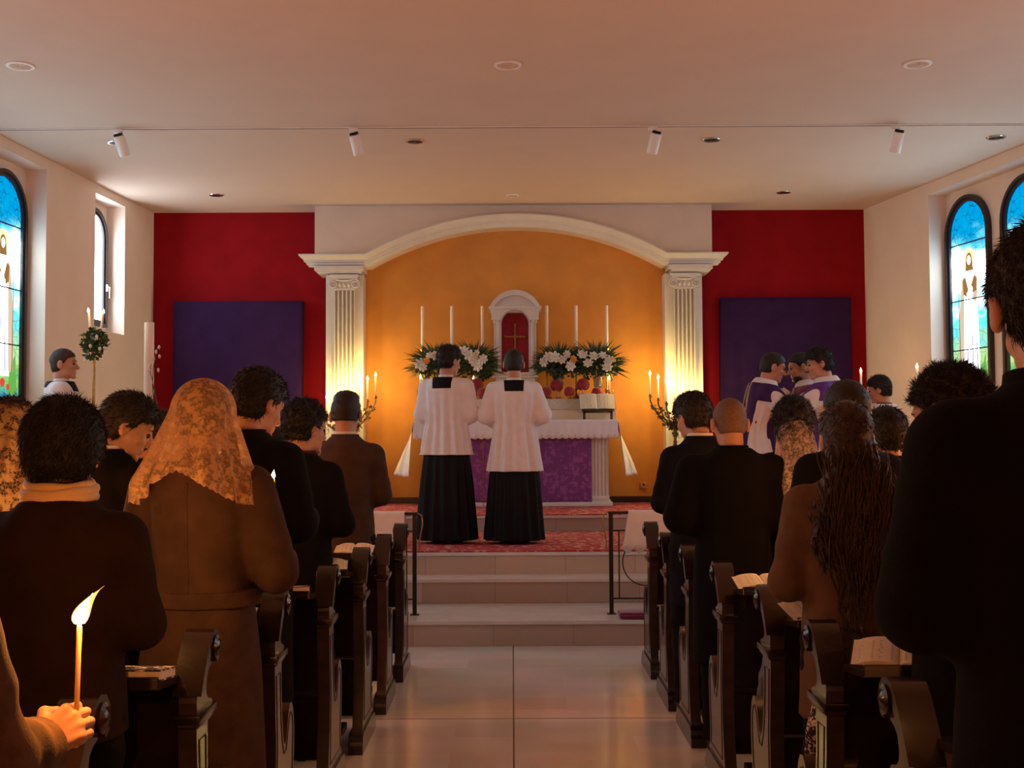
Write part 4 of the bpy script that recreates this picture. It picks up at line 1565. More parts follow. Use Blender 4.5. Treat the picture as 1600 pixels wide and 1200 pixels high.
def ledge_book(side, k, off, w, h, rz, label, closed=False, cover=None, page=M_paper):
    YS, XS = (PY_R, PX_R) if side == 'R' else (PY_L, PX_L)
    s = 1 if side == 'R' else -1
    x = XS[k] + s * off
    y = YS[k] - .14 - .17
    z = .868 + .022 + .018
    if closed:
        t = thing('hymn_book', label, 'book', (x, y, z), rz, 'books lying on the pew ledges')
        t.rotation_euler = (R(-6), 0, rz)
        b = MB(); b.box(-w / 2 + .003, w / 2 - .003, .003, h - .003, .0035, .026); b.build('page_block', page, t, smooth=False)
        b = MB(); b.box(-w / 2, w / 2, 0, h, .0, .004); b.box(-w / 2, w / 2, 0, h, .0255, .029); b.box(-w / 2, -w / 2 + .004, 0, h, 0, .029); b.build('cover', cover or M_redcloth, t, smooth=False)
        return t
    return open_book((x, y, z + .002), w, h, R(16), rz, label, 'books lying on the pew ledges', cover=M_black, page=page)


ledge_book('R', 3, .16, .24, .13, .05, 'open booklet glowing orange on the fourth right pew ledge')
ledge_book('R', 3, .42, .20, .13, -.2, 'second open booklet beside the glowing one on the fourth right pew')
ledge_book('R', 4, .17, .26, .15, .2, 'open booklet on the fifth right pew ledge by the floral cloth')
ledge_book('R', 5, .16, .26, .16, -.35, 'open white leaflet on the sixth right pew ledge beside the man in black')
ledge_book('R', 1, .17, .24, .13, .1, 'open booklet on the second right pew ledge, lit orange')
ledge_book('L', 3, .12, .14, .14, .5, 'small red closed book on the fourth left pew ledge', True)
ledge_book('L', 3, .36, .20, .13, .0, 'open booklet beside the small red book on the fourth left pew')
ledge_book('L', 4, .17, .24, .15, .05, 'open booklet on the fifth left pew ledge')
ledge_book('L', 1, .17, .22, .13, .0, 'open booklet on the second left pew ledge near the altar')
ledge_book('L', 2, .18, .24, .13, .1, 'open booklet on the third left pew ledge')
ledge_book('L', 5, .13, .15, .14, -.05, 'closed patterned prayer book on the ledge of the sixth left pew', True, M_floral)

# ------------------------------------------------------------------ people: smooth-union surfaces


def surface_nets(F, org, h):
    ins = F < 0
    nx, ny, nz = F.shape
    c = [ins[dx:nx - 1 + dx, dy:ny - 1 + dy, dz:nz - 1 + dz] for dx in (0, 1) for dy in (0, 1) for dz in (0, 1)]
    s = sum(a.astype(np.int8) for a in c)
    act = (s > 0) & (s < 8)
    I, J, K = np.nonzero(act)
    idx = -np.ones(act.shape, dtype=np.int64)
    idx[I, J, K] = np.arange(len(I))
    acc = np.zeros((len(I), 3)); cnt = np.zeros(len(I))
    for ax in range(3):
        for u in (0, 1):
            for v in (0, 1):
                a = [0, 0, 0]; others = [k for k in range(3) if k != ax]
                a[others[0]] = u; a[others[1]] = v
                bb = list(a); bb[ax] = 1
                f0 = F[I + a[0], J + a[1], K + a[2]]; f1 = F[I + bb[0], J + bb[1], K + bb[2]]
                cr = (f0 < 0) != (f1 < 0)
                t = f0 / (f0 - f1 + (~cr) * 1.0 + 1e-12)
                P = np.zeros((len(I), 3))
                for k in range(3):
                    P[:, k] = a[k]
                P[:, ax] = t
                acc += P * cr[:, None]; cnt += cr
    V = (acc / np.maximum(cnt, 1)[:, None] + np.stack([I, J, K], 1)) * h + np.array(org)
    faces = []
    for ax in range(3):
        sl0 = [slice(None)] * 3; sl1 = [slice(None)] * 3
        sl0[ax] = slice(0, -1); sl1[ax] = slice(1, None)
        a = ins[tuple(sl0)]; b_ = ins[tuple(sl1)]
        cr = a != b_
        o1, o2 = [k for k in range(3) if k != ax]
        m = np.zeros_like(cr)
        q = [slice(None)] * 3; q[o1] = slice(1, -1); q[o2] = slice(1, -1)
        m[tuple(q)] = True
        i, j, k = np.nonzero(cr & m)
        if not len(i):
            continue
        base = np.stack([i, j, k], 1)
        d1 = np.zeros(3, int); d1[o1] = 1
        d2 = np.zeros(3, int); d2[o2] = 1
        g = lambda p: idx[p[:, 0], p[:, 1], p[:, 2]]
        quad = np.stack([g(base - d1 - d2), g(base - d2), g(base), g(base - d1)], 1)
        flip = a[i, j, k] ^ (ax == 1)
        quad[~flip] = quad[~flip][:, ::-1]
        faces.append(quad)
    Fq = np.concatenate(faces)
    Fq = Fq[(Fq >= 0).all(1)]
    return V, Fq


def grid_mesh(fn, lo, hi, h):
    lo = np.array(lo, float); hi = np.array(hi, float)
    n = np.ceil((hi - lo) / h).astype(int) + 1
    ax = [lo[k] + h * np.arange(n[k]) for k in range(3)]
    X, Y, Z = np.meshgrid(*ax, indexing='ij')
    P = np.stack([X.ravel(), Y.ravel(), Z.ravel()], 1).astype(np.float32)
    F = fn(P).reshape(n)
    # close at the borders
    F[0] = F[-1] = 1; F[:, 0] = F[:, -1] = 1; F[:, :, 0] = F[:, :, -1] = 1
    return surface_nets(F, lo, h)


A3 = lambda *p: np.array(p, dtype=np.float32)


def s_cap(P, a, b, ra, rb=None):
    rb = ra if rb is None else rb
    a = np.asarray(a, np.float32); b = np.asarray(b, np.float32)
    pa = P - a; ba = b - a
    t = np.clip(pa @ ba / max(1e-9, float(ba @ ba)), 0, 1)
    return np.linalg.norm(pa - t[:, None] * ba, axis=1) - (ra + (rb - ra) * t)


def s_ell(P, c, r):
    q = (P - np.asarray(c, np.float32)) / np.asarray(r, np.float32)
    k0 = np.linalg.norm(q, axis=1)
    k1 = np.linalg.norm(q / np.asarray(r, np.float32), axis=1)
    return k0 * (k0 - 1) / (k1 + 1e-6)


def smin(a, b, k):
    h = np.clip(.5 + .5 * (b - a) / k, 0, 1)
    return b + (a - b) * h - k * h * (1 - h)


def smax(a, b, k):
    return -smin(-a, -b, k)


def nz3(P, f, s=0.):
    return (np.sin(P[:, 0] * f + 1.3 + s) * np.sin(P[:, 1] * f * 1.1 + 2.1 + s * 2) * np.sin(P[:, 2] * f * .9 + .4 + s * 3)
            + .5 * np.sin(P[:, 0] * f * 2.3 + s) * np.sin(P[:, 1] * f * 2.1 + 1. + s) * np.sin(P[:, 2] * f * 2.2 + 2 + s))


def s_loft(P, tab, pleats=0, pamp=0., phase=0., ztop_fade=1.3, power=2.0):
    """tab rows (z, a, b, yc) ascending in z"""
    T = np.array(tab, np.float32)
    z = P[:, 2]
    a = np.interp(z, T[:, 0], T[:, 1]); b = np.interp(z, T[:, 0], T[:, 2]); c = np.interp(z, T[:, 0], T[:, 3])
    x = P[:, 0] / a; y = (P[:, 1] - c) / b
    r = (np.abs(x) ** power + np.abs(y) ** power) ** (1 / power)
    d = (r - 1) * np.minimum(a, b)
    if pleats:
        th = np.arctan2(y, x)
        f = np.clip((ztop_fade - z) / .5, 0, 1)
        d = d - pamp * f * (np.cos(th * pleats + phase + z * .8) + .5 * np.cos(th * (pleats * .5 + 2) + phase * 2 - z * 1.4))
    return np.maximum(d, np.maximum(z - T[-1, 0], T[0, 0] - z))


# arm poses: elbow, wrist for the +x side, palm direction, finger direction
POSES = {
    'fold': ((.222, .015, 1.16), (.085, .225, 1.12), (-.55, .55, .35)),
    'pray': ((.225, .01, 1.18), (.05, .27, 1.20), (-.2, .5, .8)),
    'side': ((.232, -.02, 1.17), (.235, .06, .93), (0., .1, -1.)),
    'wide': ((.275, .01, 1.17), (.10, .22, 1.11), (-.55, .55, .35)),
    'hold': ((.222, .03, 1.15), (.12, .29, 1.16), (-.4, .6, .1)),
    'reach': ((.25, .16, 1.25), (.16, .42, 1.26), (-.1, 1., .05)),
    'elbow_out': ((.262, -.01, 1.17), (.10, .20, 1.10), (-.55, .55, .35)),
}


def head_sdf(Q):
    """Q in head space, face towards +y"""
    d = s_ell(Q, (0, -.012, .030), (.074, .095, .086))
    d = smin(d, s_ell(Q, (0, .030, -.035), (.056, .062, .078)), .03)
    d = smin(d, s_ell(Q, (0, .020, -.070), (.050, .055, .035)), .02)
    d = smin(d, s_cap(Q, (-.012, .076, -.098), (.012, .076, -.098), .017), .018)
    d = smin(d, s_cap(Q, (-.035, .070, .030), (.035, .070, .030), .014), .016)
    for sx in (-1, 1):
        d = smin(d, s_ell(Q, (sx * .036, .060, -.022), (.020, .020, .018)), .018)
        d = smax(d, -s_ell(Q, (sx * .031, .096, .006), (.017, .014, .011)), .010)
    d = smin(d, s_cap(Q, (0, .086, .012), (0, .112, -.026), .0075, .0115), .010)
    d = smin(d, s_ell(Q, (0, .103, -.031), (.017, .012, .009)), .007)
    d = smin(d, s_cap(Q, (-.017, .086, -.056), (.017, .086, -.056), .0075), .006)
    d = smin(d, s_cap(Q, (-.014, .085, -.068), (.014, .085, -.068), .0085), .006)
    for sx in (-1, 1):
        e = s_ell(Q, (sx * .085, -.012, -.006), (.012, .021, .034))
        e = smax(e, -s_ell(Q, (sx * .098, -.006, -.004), (.008, .011, .018)), .005)
        d = smin(d, e, .008)
    return d


HAIR = {
    # t: thickness, low: nape limit, rough: noise amp, tuft: (count, length)
    'short': dict(t=.012, low=-.068, n=.0015, tuft=(1800, .012), front=.050),
    'full': dict(t=.021, low=-.075, n=.0025, tuft=(4200, .026), front=.060),
    'top': dict(t=.009, low=-.030, n=.0015, tuft=(900, .016), front=.060),
    'curly': dict(t=.030, low=-.060, n=.011, tuft=(3200, .020), front=.062),
    'afro': dict(t=.042, low=-.070, n=.012, tuft=(1500, .022), front=.064),
    'buzz': dict(t=.004, low=-.055, n=.0005, tuft=(0, 0), front=.045),
    'bob': dict(t=.024, low=-.10, n=.002, tuft=(3000, .03), front=.060),
    'long': dict(t=.018, low=-.11, n=.0015, tuft=(3000, .04), front=.060),
}


def hair_sdf(Q, st, seed=0.):
    t = st['t']
    d = s_ell(Q, (0, -.014, .034), (.074 + t, .095 + t, .086 + t * 1.1))
    back = s_ell(Q, (0, -.045, -.030), (.060 + t * .6, .050 + t * .7, .055))
    d = smin(d, back, .025)
    if st.get('topup'):
        d = smin(d, s_ell(Q, (0, .01, .105), (.070, .085, .042)), .02)
    d = d - st['n'] * nz3(Q, 90 if st['n'] > .008 else 60, seed)
    # face opening
    y, z = Q[:, 1], Q[:, 2]
    hairline = y - (st['front'] + .0) - np.clip(z - .055, 0, 1) * 2.2      # forehead: hair recedes below the hairline
    d = smax(d, np.where(z < .11, hairline, -1), .008)
    side = y - (.012 + .55 * np.clip(z + .0, -.2, .055))
    d = smax(d, np.where(z < .05, side, -1.), .006)
    # ears free, nape line
    ear = s_ell(Q, (0, .012, -.030), (.2, .030, .040))
    if t < .025:
        d = smax(d, -ear, .006)
    low = st['low'] - z
    d = smax(d, low, .010)
    return d


def rot_to(M, V):
    R_ = np.array(M.to_3x3()); T = np.array(M.translation)
    return V @ R_.T + T


def inv_pts(M, P):
    R_ = np.array(M.to_3x3().inverted(), dtype=np.float32); T = np.array(M.translation, dtype=np.float32)
    return (P - T) @ R_.T


def hand_geom(Wp, D, side, curl, mirror, h=.0036, spread=.0, thumb_curl=.5):
    """hand at wrist Wp, D finger direction, side = thumb side vector"""
    D = Vector(D).normalized()
    S = Vector(side); S = (S - D * S.dot(D)).normalized()
    N = D.cross(S).normalized() * (1 if mirror else -1)      # palm-facing normal
    Wp = Vector(Wp)
    segs = []
    palm = []
    for k, off in enumerate((.030, .011, -.009, -.028)):
        ln = (.040, .045, .042, .032)[k]
        p = Wp + D * (.082 - (.004, 0, .003, .012)[k]) + S * off
        palm.append((Wp + S * off * .55 + D * .008, p, .014, .0125))
        ang = 0
        d = D.copy()
        q = p
        for j, (f, cu) in enumerate(((1., .55), (.62, .85), (.50, .55))):
            ang += curl * cu * 1.75
            d = (D * math.cos(ang) + N * math.sin(ang) + S * (off * spread)).normalized()
            q2 = q + d * ln * f
            segs.append((q, q2, (.0098, .0088, .0080)[j] * (.92 if k == 3 else 1), (.0088, .0080, .0070)[j] * (.92 if k == 3 else 1), k))
            q = q2
    t0 = Wp + D * .022 + S * .026
    t1 = t0 + (D * .55 + S * .60 + N * .35 * thumb_curl).normalized() * .040
    t2 = t1 + (D * (.85 - .3 * thumb_curl) + S * (.25 - .5 * thumb_curl) + N * .75 * thumb_curl).normalized() * .032
    t3 = t2 + (D * (.8 - .3 * thumb_curl) - S * .45 * thumb_curl + N * .6 * thumb_curl).normalized() * .026

    def fn(P):
        d = None
        for a, b_, ra, rb in palm:
            e = s_cap(P, a, b_, ra, rb)
            d = e if d is None else smin(d, e, .010)
        d = smin(d, s_cap(P, Wp - D * .06, Wp + D * .012, .0265, .024), .014)
        d = smin(d, s_cap(P, Wp + D * .015 + S * .012, t1, .018, .0125), .012)
        for a, b_, r1, r2 in ((t1, t2, .0118, .0105), (t2, t3, .0105, .0085)):
            d = smin(d, s_cap(P, a, b_, r1, r2), .003)
        fing = {}
        for a, b_, r1, r2, k in segs:
            e = s_cap(P, a, b_, r1, r2)
            fing[k] = e if k not in fing else smin(fing[k], e, .004)
        for k in fing:
            d = smin(d, fing[k], .0035)
        return d
    c = np.array(Wp)
    pts = [Wp - D * .06, t3, t2, t1] + [s_[0] for s_ in segs] + [s_[1] for s_ in segs]
    lo = np.min([np.array(p) for p in pts], 0) - .03; hi = np.max([np.array(p) for p in pts], 0) + .03
    V, F = grid_mesh(fn, lo, hi, h)
    return V, F


def join(parts):
    V = []; F = []; n = 0
    for v, f in parts:
        V.append(v); F.append(f + n); n += len(v)
    return np.concatenate(V), np.concatenate(F)


def vnormals(V, F):
    n = np.zeros_like(V)
    a = V[F[:, 2]] - V[F[:, 0]]; b = V[F[:, 3]] - V[F[:, 1]]
    fn = np.cross(a, b)
    for k in range(4):
        np.add.at(n, F[:, k], fn)
    return n / (np.linalg.norm(n, axis=1)[:, None] + 1e-12)


def tufts(V, F, n, ln, seed, down=.5, rad=.0012):
    """short pointed locks over a hair surface: extra triangles"""
    if n == 0:
        return V, [F]
    rg = np.random.default_rng(seed)
    N = vnormals(V, F)
    ids = rg.integers(0, len(V), n)
    p = V[ids]; nn = N[ids]
    if down > 0:
        # combed: along the surface, away from the crown
        g = np.stack([nn[:, 0] * .3, -.55 + 0 * nn[:, 1], -1 + 0 * nn[:, 2]], 1)
        g -= nn * (g * nn).sum(1)[:, None]
        d = g * .9 + nn * .22 + rg.normal(0, .22, (n, 3))
    else:
        d = nn * .75 + rg.normal(0, .45, (n, 3)) + np.array([0, 0, -down])
    d /= np.linalg.norm(d, axis=1)[:, None] + 1e-6
    L = ln * rg.uniform(.5, 1.3, n)[:, None]
    t1 = np.cross(d, rg.normal(0, 1, (n, 3))); t1 /= np.linalg.norm(t1, axis=1)[:, None]
    t2 = np.cross(d, t1)
    p0 = p - nn * .003
    r = rad * 1.5
    b0 = p0 + t1 * r; b1 = p0 - t1 * r * .5 + t2 * r * .87; b2 = p0 - t1 * r * .5 - t2 * r * .87
    mid = p0 + d * L * .6; tip = p0 + d * L + np.cross(d, nn) * L * .25
    allv = np.concatenate([b0, b1, b2, mid + t1 * r * .6, mid - t1 * r * .3 + t2 * r * .5, mid - t1 * r * .3 - t2 * r * .5, tip])
    o = len(V); i = np.arange(n)
    q = [np.stack([o + i + n * a, o + i + n * b_, o + i + n * (b_ + 3), o + i + n * (a + 3)], 1) for a, b_ in ((0, 1), (1, 2), (2, 0))]
    tr = [np.stack([o + i + n * (a + 3), o + i + n * (b_ + 3), o + i + n * 6], 1) for a, b_ in ((0, 1), (1, 2), (2, 0))]
    return np.concatenate([V, allv]), [np.concatenate([F] + q), np.concatenate(tr)]


def fabric(name, col, var=.25, rough=.95, sheen=.0, bscale=220, bump=.25):
    return mat(name, col, rough, var, 14, bump, bscale, sheen=sheen, spec=.15)


F_BLACK = fabric('black_wool', (.006, .0045, .005))
F_BLACK2 = fabric('matte_black_coat', (.0045, .0035, .004))
F_NAVY = fabric('dark_navy_suit', (.007, .007, .014))
F_BROWN = fabric('brown_wool_suit', (.080, .046, .037))
F_CAMEL = fabric('camel_wool', (.085, .045, .028))
F_TAN = fabric('tan_coat', (.15, .092, .068))
F_OLIVE = fabric('dark_olive_jacket', (.022, .011, .006))
F_TWEED = fabric('brown_tweed', (.15, .085, .045), .6)
F_MAROON = fabric('maroon_scarf', (.10, .014, .018))
F_CREAM = fabric('cream_silk_scarf', (.78, .55, .30), .15, .5)
F_WHITE = fabric('white_surplice_linen', (.80, .76, .78), .06, .8, .1, 120, .15)
F_SHIRT = fabric('white_shirt_collar', (.80, .78, .76), .05, .7, 0)
F_CASS = fabric('black_cassock', (.006, .006, .008), .3, .6)
F_PURP = fabric('purple_vestment', (.14, .05, .36), .25, .55)
F_PURPD = fabric('dark_purple_vestment', (.060, .018, .12), .25, .6)
F_PURPR = fabric('mauve_vestment', (.30, .11, .20), .25, .6)
F_GOLD = fabric('gold_band', (.60, .45, .20), .2, .4)
F_BLUE = fabric('pale_blue_denim', (.13, .17, .24), .3)
F_TROU = fabric('dark_trousers', (.008, .007, .008))
M_SHOE = mat('black_leather', (.012, .010, .010), .35)
H_BLACK = mat('black_hair', (.006, .004, .004), .55, .4, 60, .4, 200)
H_DBROWN = mat('dark_brown_hair', (.013, .006, .004), .55, .4, 60, .4, 200)
H_BROWN = mat('brown_hair', (.040, .018, .010), .6, .5, 60, .4, 200)
H_AUB = mat('auburn_hair', (.038, .012, .006), .45, .6, 50, .5, 160)
H_GREY = mat('greying_brown_hair', (.028, .018, .013), .6, .5, 60, .4, 200)
H_BUZZ = mat('shaved_hair', (.20, .105, .070), .7, .3, 90, .3, 300)


def lace_mat(name, col, scale, open_, tl=.5, mesh_a=.35):
    m = bpy.data.materials.new(name)
    m.use_nodes = True
    nt = m.node_tree
    nt.nodes.remove(nt.nodes['Principled BSDF'])
    L = nt.links.new
    tc = nt.nodes.new('ShaderNodeTexCoord')
    nz_ = nt.nodes.new('ShaderNodeTexNoise'); nz_.inputs['Scale'].default_value = scale; nz_.inputs['Detail'].default_value = 3
    L(tc.outputs['Object'], nz_.inputs['Vector'])
    vo = nt.nodes.new('ShaderNodeTexVoronoi'); vo.inputs['Scale'].default_value = scale * 1.9; vo.feature = 'SMOOTH_F1'
    L(tc.outputs['Object'], vo.inputs['Vector'])
    ve = nt.nodes.new('ShaderNodeTexVoronoi'); ve.inputs['Scale'].default_value = scale * 3.2; ve.feature = 'DISTANCE_TO_EDGE'
    L(tc.outputs['Object'], ve.inputs['Vector'])
    # flowers: discs in chosen regions
    r1 = nt.nodes.new('ShaderNodeMapRange'); r1.inputs[1].default_value = open_; r1.inputs[2].default_value = open_ + .06
    L(nz_.outputs['Fac'], r1.inputs[0])
    r2 = nt.nodes.new('ShaderNodeMapRange'); r2.inputs[1].default_value = .42; r2.inputs[2].default_value = .34
    L(vo.outputs['Distance'], r2.inputs[0])
    fl = nt.nodes.new('ShaderNodeMath'); fl.operation = 'MAXIMUM'
    L(r1.outputs[0], fl.inputs[0])
    m2 = nt.nodes.new('ShaderNodeMath'); m2.operation = 'MULTIPLY'; m2.inputs[1].default_value = .75
    L(r2.outputs[0], m2.inputs[0]); L(m2.outputs[0], fl.inputs[1])
    ed = nt.nodes.new('ShaderNodeMapRange'); ed.inputs[1].default_value = .06; ed.inputs[2].default_value = .02; ed.inputs[3].default_value = mesh_a; ed.inputs[4].default_value = 1
    L(ve.outputs['Distance'], ed.inputs[0])
    mx = nt.nodes.new('ShaderNodeMath'); mx.operation = 'MAXIMUM'
    L(fl.outputs[0], mx.inputs[0]); L(ed.outputs[0], mx.inputs[1])
    df = nt.nodes.new('ShaderNodeBsdfDiffuse'); df.inputs[0].default_value = (*col, 1)
    tr_ = nt.nodes.new('ShaderNodeBsdfTranslucent'); tr_.inputs[0].default_value = (*col, 1)
    ms_ = nt.nodes.new('ShaderNodeMixShader'); ms_.inputs[0].default_value = tl
    L(df.outputs[0], ms_.inputs[1]); L(tr_.outputs[0], ms_.inputs[2])
    tp = nt.nodes.new('ShaderNodeBsdfTransparent')
    fin = nt.nodes.new('ShaderNodeMixShader')
    L(mx.outputs[0], fin.inputs[0]); L(tp.outputs[0], fin.inputs[1]); L(ms_.outputs[0], fin.inputs[2])
    L(fin.outputs[0], nt.nodes['Material Output'].inputs[0])
    MATS[name] = m
    return m


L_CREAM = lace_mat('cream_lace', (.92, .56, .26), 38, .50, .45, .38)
L_GOLD = lace_mat('golden_lace', (.85, .60, .30), 24, .50, .4, .16)
L_PINK = lace_mat('sheer_pink_lace', (.82, .66, .62), 30, .57, .5, .30)

PNUM = [0]
HOLDS = []


class Person:
    def __init__(s, label, x, y, z, H, yaw=0., bow=0., hyaw=0., lean=0., htilt=0., group=None):
        PNUM[0] += 1
        s.seed = PNUM[0] * 1.7
        s.root = thing('person', label, 'person', (x, y, z), R(yaw), group)
        k = H / 1.78
        s.k = k
        s.root.scale = (k, k, k)
        s.lean = R(lean)
        s.M = Matrix.Translation((0, -.004, 1.500)) @ Matrix.Rotation(R(hyaw), 4, 'Z') @ Matrix.Rotation(R(-bow), 4, 'X') @ Matrix.Rotation(R(htilt), 4, 'Y') @ Matrix.Translation((0, .012, .142)) @ Matrix.Scale(1.07, 4)
        s.arms = {}

    def bend(s, V):
        if abs(s.lean) < 1e-4:
            return V
        V = V.copy()
        t = np.clip((V[:, 2] - .85) / .35, 0, 1)
        a = -s.lean * t
        y = V[:, 1]; z = V[:, 2] - .95
        V[:, 1] = np.where(t > 0, y * np.cos(a) - z * np.sin(a), y)
        V[:, 2] = np.where(t > 0, y * np.sin(a) + z * np.cos(a) + .95, V[:, 2])
        return V

    def part(s, name, V, F, m, parent=None):
        V = s.bend(V)
        return add_obj(name, np_mesh(name, V, F), m, parent or s.root)

    def set_arms(s, right='fold', left='fold', custom=None):
        for sx, nm in ((1, right), (-1, left)):
            if isinstance(nm, str):
                e, w, d = POSES[nm]
            else:
                e, w, d = nm
            s.arms[sx] = (A3(sx * .165, 0, 1.405), A3(sx * e[0], e[1], e[2]), A3(sx * w[0], w[1], w[2]), (sx * d[0], d[1], d[2]))

    def body(s, curl=.45, fine=False, hand_h=.005, hands=(1, -1), female=False, thumb=None, curls=None):
        Mi = s.M

        def head(P):
            Q = inv_pts(Mi, P)
            d = head_sdf(Q)
            nk = Mi @ Vector((0, -.030, -.050))
            r = .049 if female else .056
            return smin(d, s_cap(P, nk, (0, -.012, 1.44), r, r * 1.12), .022)
        c = Mi.translation
        parts = [grid_mesh(head, (c.x - .17, min(c.y, 0) - .17, 1.40), (c.x + .17, c.y + .17, c.z + .17), .0055 if not fine else .004)]

        def trunk(P):
            d = s_loft(P, [(.84, .150, .10, 0), (1.0, .14, .095, 0), (1.1, .135, .09, 0), (1.3, .155, .10, 0), (1.40, .15, .085, 0), (1.46, .07, .06, -.01)])
            for sx in (-1, 1):
                d = smin(d, s_cap(P, (sx * .085, 0, .88), (sx * .09, .01, .50), .075, .052), .03)
                d = smin(d, s_cap(P, (sx * .09, .01, .50), (sx * .095, -.01, .09), .052, .036), .02)
                d = smin(d, s_cap(P, (sx * .095, -.02, .05), (sx * .10, .12, .035), .034, .028), .02)
                S_, E_, W_, _ = s.arms[sx]
                d = smin(d, s_cap(P, S_, E_, .045, .036), .03)
                d = smin(d, s_cap(P, E_, W_, .036, .025), .01)
            d = smin(d, s_cap(P, (0, -.012, 1.40), (0, -.012, 1.47), .058, .054), .03)
            return d
        parts.append(grid_mesh(trunk, (-.40, -.2, .0), (.40, .50, 1.50), .014))
        for sx in hands:
            S_, E_, W_, d_ = s.arms[sx]
            th = thumb if thumb is not None else .6
            up = (0, 0, 1) if abs(d_[2]) < .7 else (-sx * .3, 1, 0)
            cu = curl if curls is None else curls[sx]
            parts.append(hand_geom(W_, d_, up, cu, sx < 0, hand_h, thumb_curl=th))
        V, F = join(parts)
        o = s.part('body', V, F, M_skin)
        s.body_o = o
        for sx in (-1, 1):
            b = MB(); b.sphere((0, 0, 0), .0115, 12)
            e = b.build('eye', M_eye, s.root)
            p = s.bend(np.array([Mi @ Vector((sx * .031, .0795, .006))]))[0]
            e.location = p
        b = MB()
        for sx in (-1, 1):
            b.tube([Mi @ Vector((sx * .014, .086, .027)), Mi @ Vector((sx * .032, .087, .032)), Mi @ Vector((sx * .050, .074, .026))], [.0035, .0045, .002], 6)
        o2 = b.build('eyebrows', s.hair_m if hasattr(s, 'hair_m') else H_BLACK, s.root)
        if s.lean:
            me = o2.data
            V2 = s.bend(np.array([v.co for v in me.vertices]))
            me.vertices.foreach_set('co', V2.astype(np.float32).ravel())
        return s

    def hair(s, style, m, topup=False, t=None, beard=False, dense=1):
        s.hair_m = m
        st = dict(HAIR[style])
        st['topup'] = topup
        if t:
            st['t'] = t
        r = .105 + st['t'] + .03
        V, F = grid_mesh(lambda P: hair_sdf(P, st, s.seed), (-r, -r - .03, -.13), (r, r, .19), .0055)
        if style == 'long':
            s.hair_o = s.long_hair(V, F, m)
            return s
        V, Fs = tufts(V, F, int(st['tuft'][0] * dense), st['tuft'][1], int(s.seed * 10), rad=.0012 / dense ** .5, down=-.1 if style in ('curly', 'afro') else .5)
        s.part('hair', rot_to(s.M, V), Fs, m)
        if beard:
            def bd(P):
                d = smin(s_ell(P, (0, .040, -.085), (.054, .052, .050)), s_cap(P, (-.022, .089, -.048), (.022, .089, -.048), .007), .01)
                d = smax(d, -s_cap(P, (-.015, .10, -.062), (.015, .10, -.062), .010), .004)
                return smax(d, P[:, 2] + .035 + .3 * (P[:, 1] - .06), .01)
            V, F = grid_mesh(bd, (-.08, -.03, -.16), (.08, .12, .0), .005)
            V, Fs = tufts(V, F, 300, .012, 3)
            s.part('beard', rot_to(s.M, V), Fs, m)
        return s

    def long_hair(s, V, F, m):
        Mi = s.M

        def fn(P):
            Q = inv_pts(Mi, P)
            d = hair_sdf(Q, dict(HAIR['long'], topup=False), s.seed)
            z = P[:, 2]
            tz = np.clip((1.64 - z) / .52, 0, 1)
            a = np.interp(tz, [0, .25, .5, .8, 1], [.088, .108, .158, .140, .05])
            bb = np.interp(tz, [0, .25, .5, 1], [.075, .065, .050, .035])
            yc = np.interp(tz, [0, .2, .5, 1], [-.045, -.075, -.155, -.175])
            xc = .02 * np.sin(tz * 7) * tz
            x = P[:, 0] - xc
            r = np.sqrt((x / a) ** 2 + ((P[:, 1] - yc) / bb) ** 2)
            e = (r - 1) * np.minimum(a, bb)
            e = e - .006 * np.cos(x * 130 + 4 * np.sin(z * 16) + z * 8) * np.clip(tz * 3, 0, 1) - .004 * np.cos(x * 270 + z * 30)
            wav = .02 * np.sin(x * 60 + 1) + .02 * np.sin(x * 23)
            e = np.maximum(e, np.maximum(z - 1.63, 1.13 + wav - z))
            return smin(d, e, .03)
        V, F = grid_mesh(fn, (-.20, -.26, 1.07), (.20, .16, 1.84), .0065)
        # loose locks
        b = MB()
        rg = random.Random(4)
        for k in range(190):
            x0 = rg.uniform(-.12, .12); z0 = rg.uniform(1.30, 1.62); ln = rg.uniform(.22, .42)
            ph = rg.uniform(0, 6); am = rg.uniform(.006, .022)
            pts = []; rr = []
            for q in range(13):
                u = q / 12
                z = z0 - ln * u
                tz = min(1, max(0, (1.64 - z) / .52))
                yb = np.interp(tz, [0, .2, .5, 1], [-.045, -.075, -.155, -.175]) - np.interp(tz, [0, .25, .5, 1], [.075, .065, .050, .035]) * math.sqrt(max(.05, 1 - (x0 / .17) ** 2)) - .003
                pts.append((x0 * (1 + .25 * math.sin(PI * tz)) * (1 - .35 * u) + am * math.sin(u * 7 + ph), yb + .006 * math.cos(u * 9 + ph), z))
                rr.append(.0036 * math.sin(PI * (.12 + .86 * u)) + .0006)
            b.tube(pts, rr, 6)
        lk = b.build('hair_locks', m, s.root)
        V, Fs = tufts(V, F, 3500, .035, 9, down=.5)
        o = s.part('hair', V, Fs, m)
        lk.parent = o
        return o

    # ---------------- clothes
    def coat(s, m, hem=.62, wide=1., depth=1., fold=.0035, sleeve=(.062, .058, .050), pleats=0, pamp=.0, name='coat', shoulders=1., flare=0., noarms=False, top=1.505, h=.0105, crease=1., armcut=0.):
        tab = [(hem, .205 + flare, .150 + flare * .7, .0), (.80, .200 + flare * .6, .150 + flare * .4, 0), (.98, .190 + flare * .2, .140, 0), (1.10, .178, .130, 0), (1.24, .195, .135, .0), (1.38, .200, .134, -.008),
               (1.43, .178 * shoulders, .124, -.014), (1.468, .145 * shoulders, .112, -.018), (1.505, .110, .096, -.018), (max(top, 1.51) + .018, .082, .082, -.014)]
        tab = [(z, a * wide * .87, b_ * depth, c) for z, a, b_, c in tab]
        arms = s.arms
        sd = s.seed

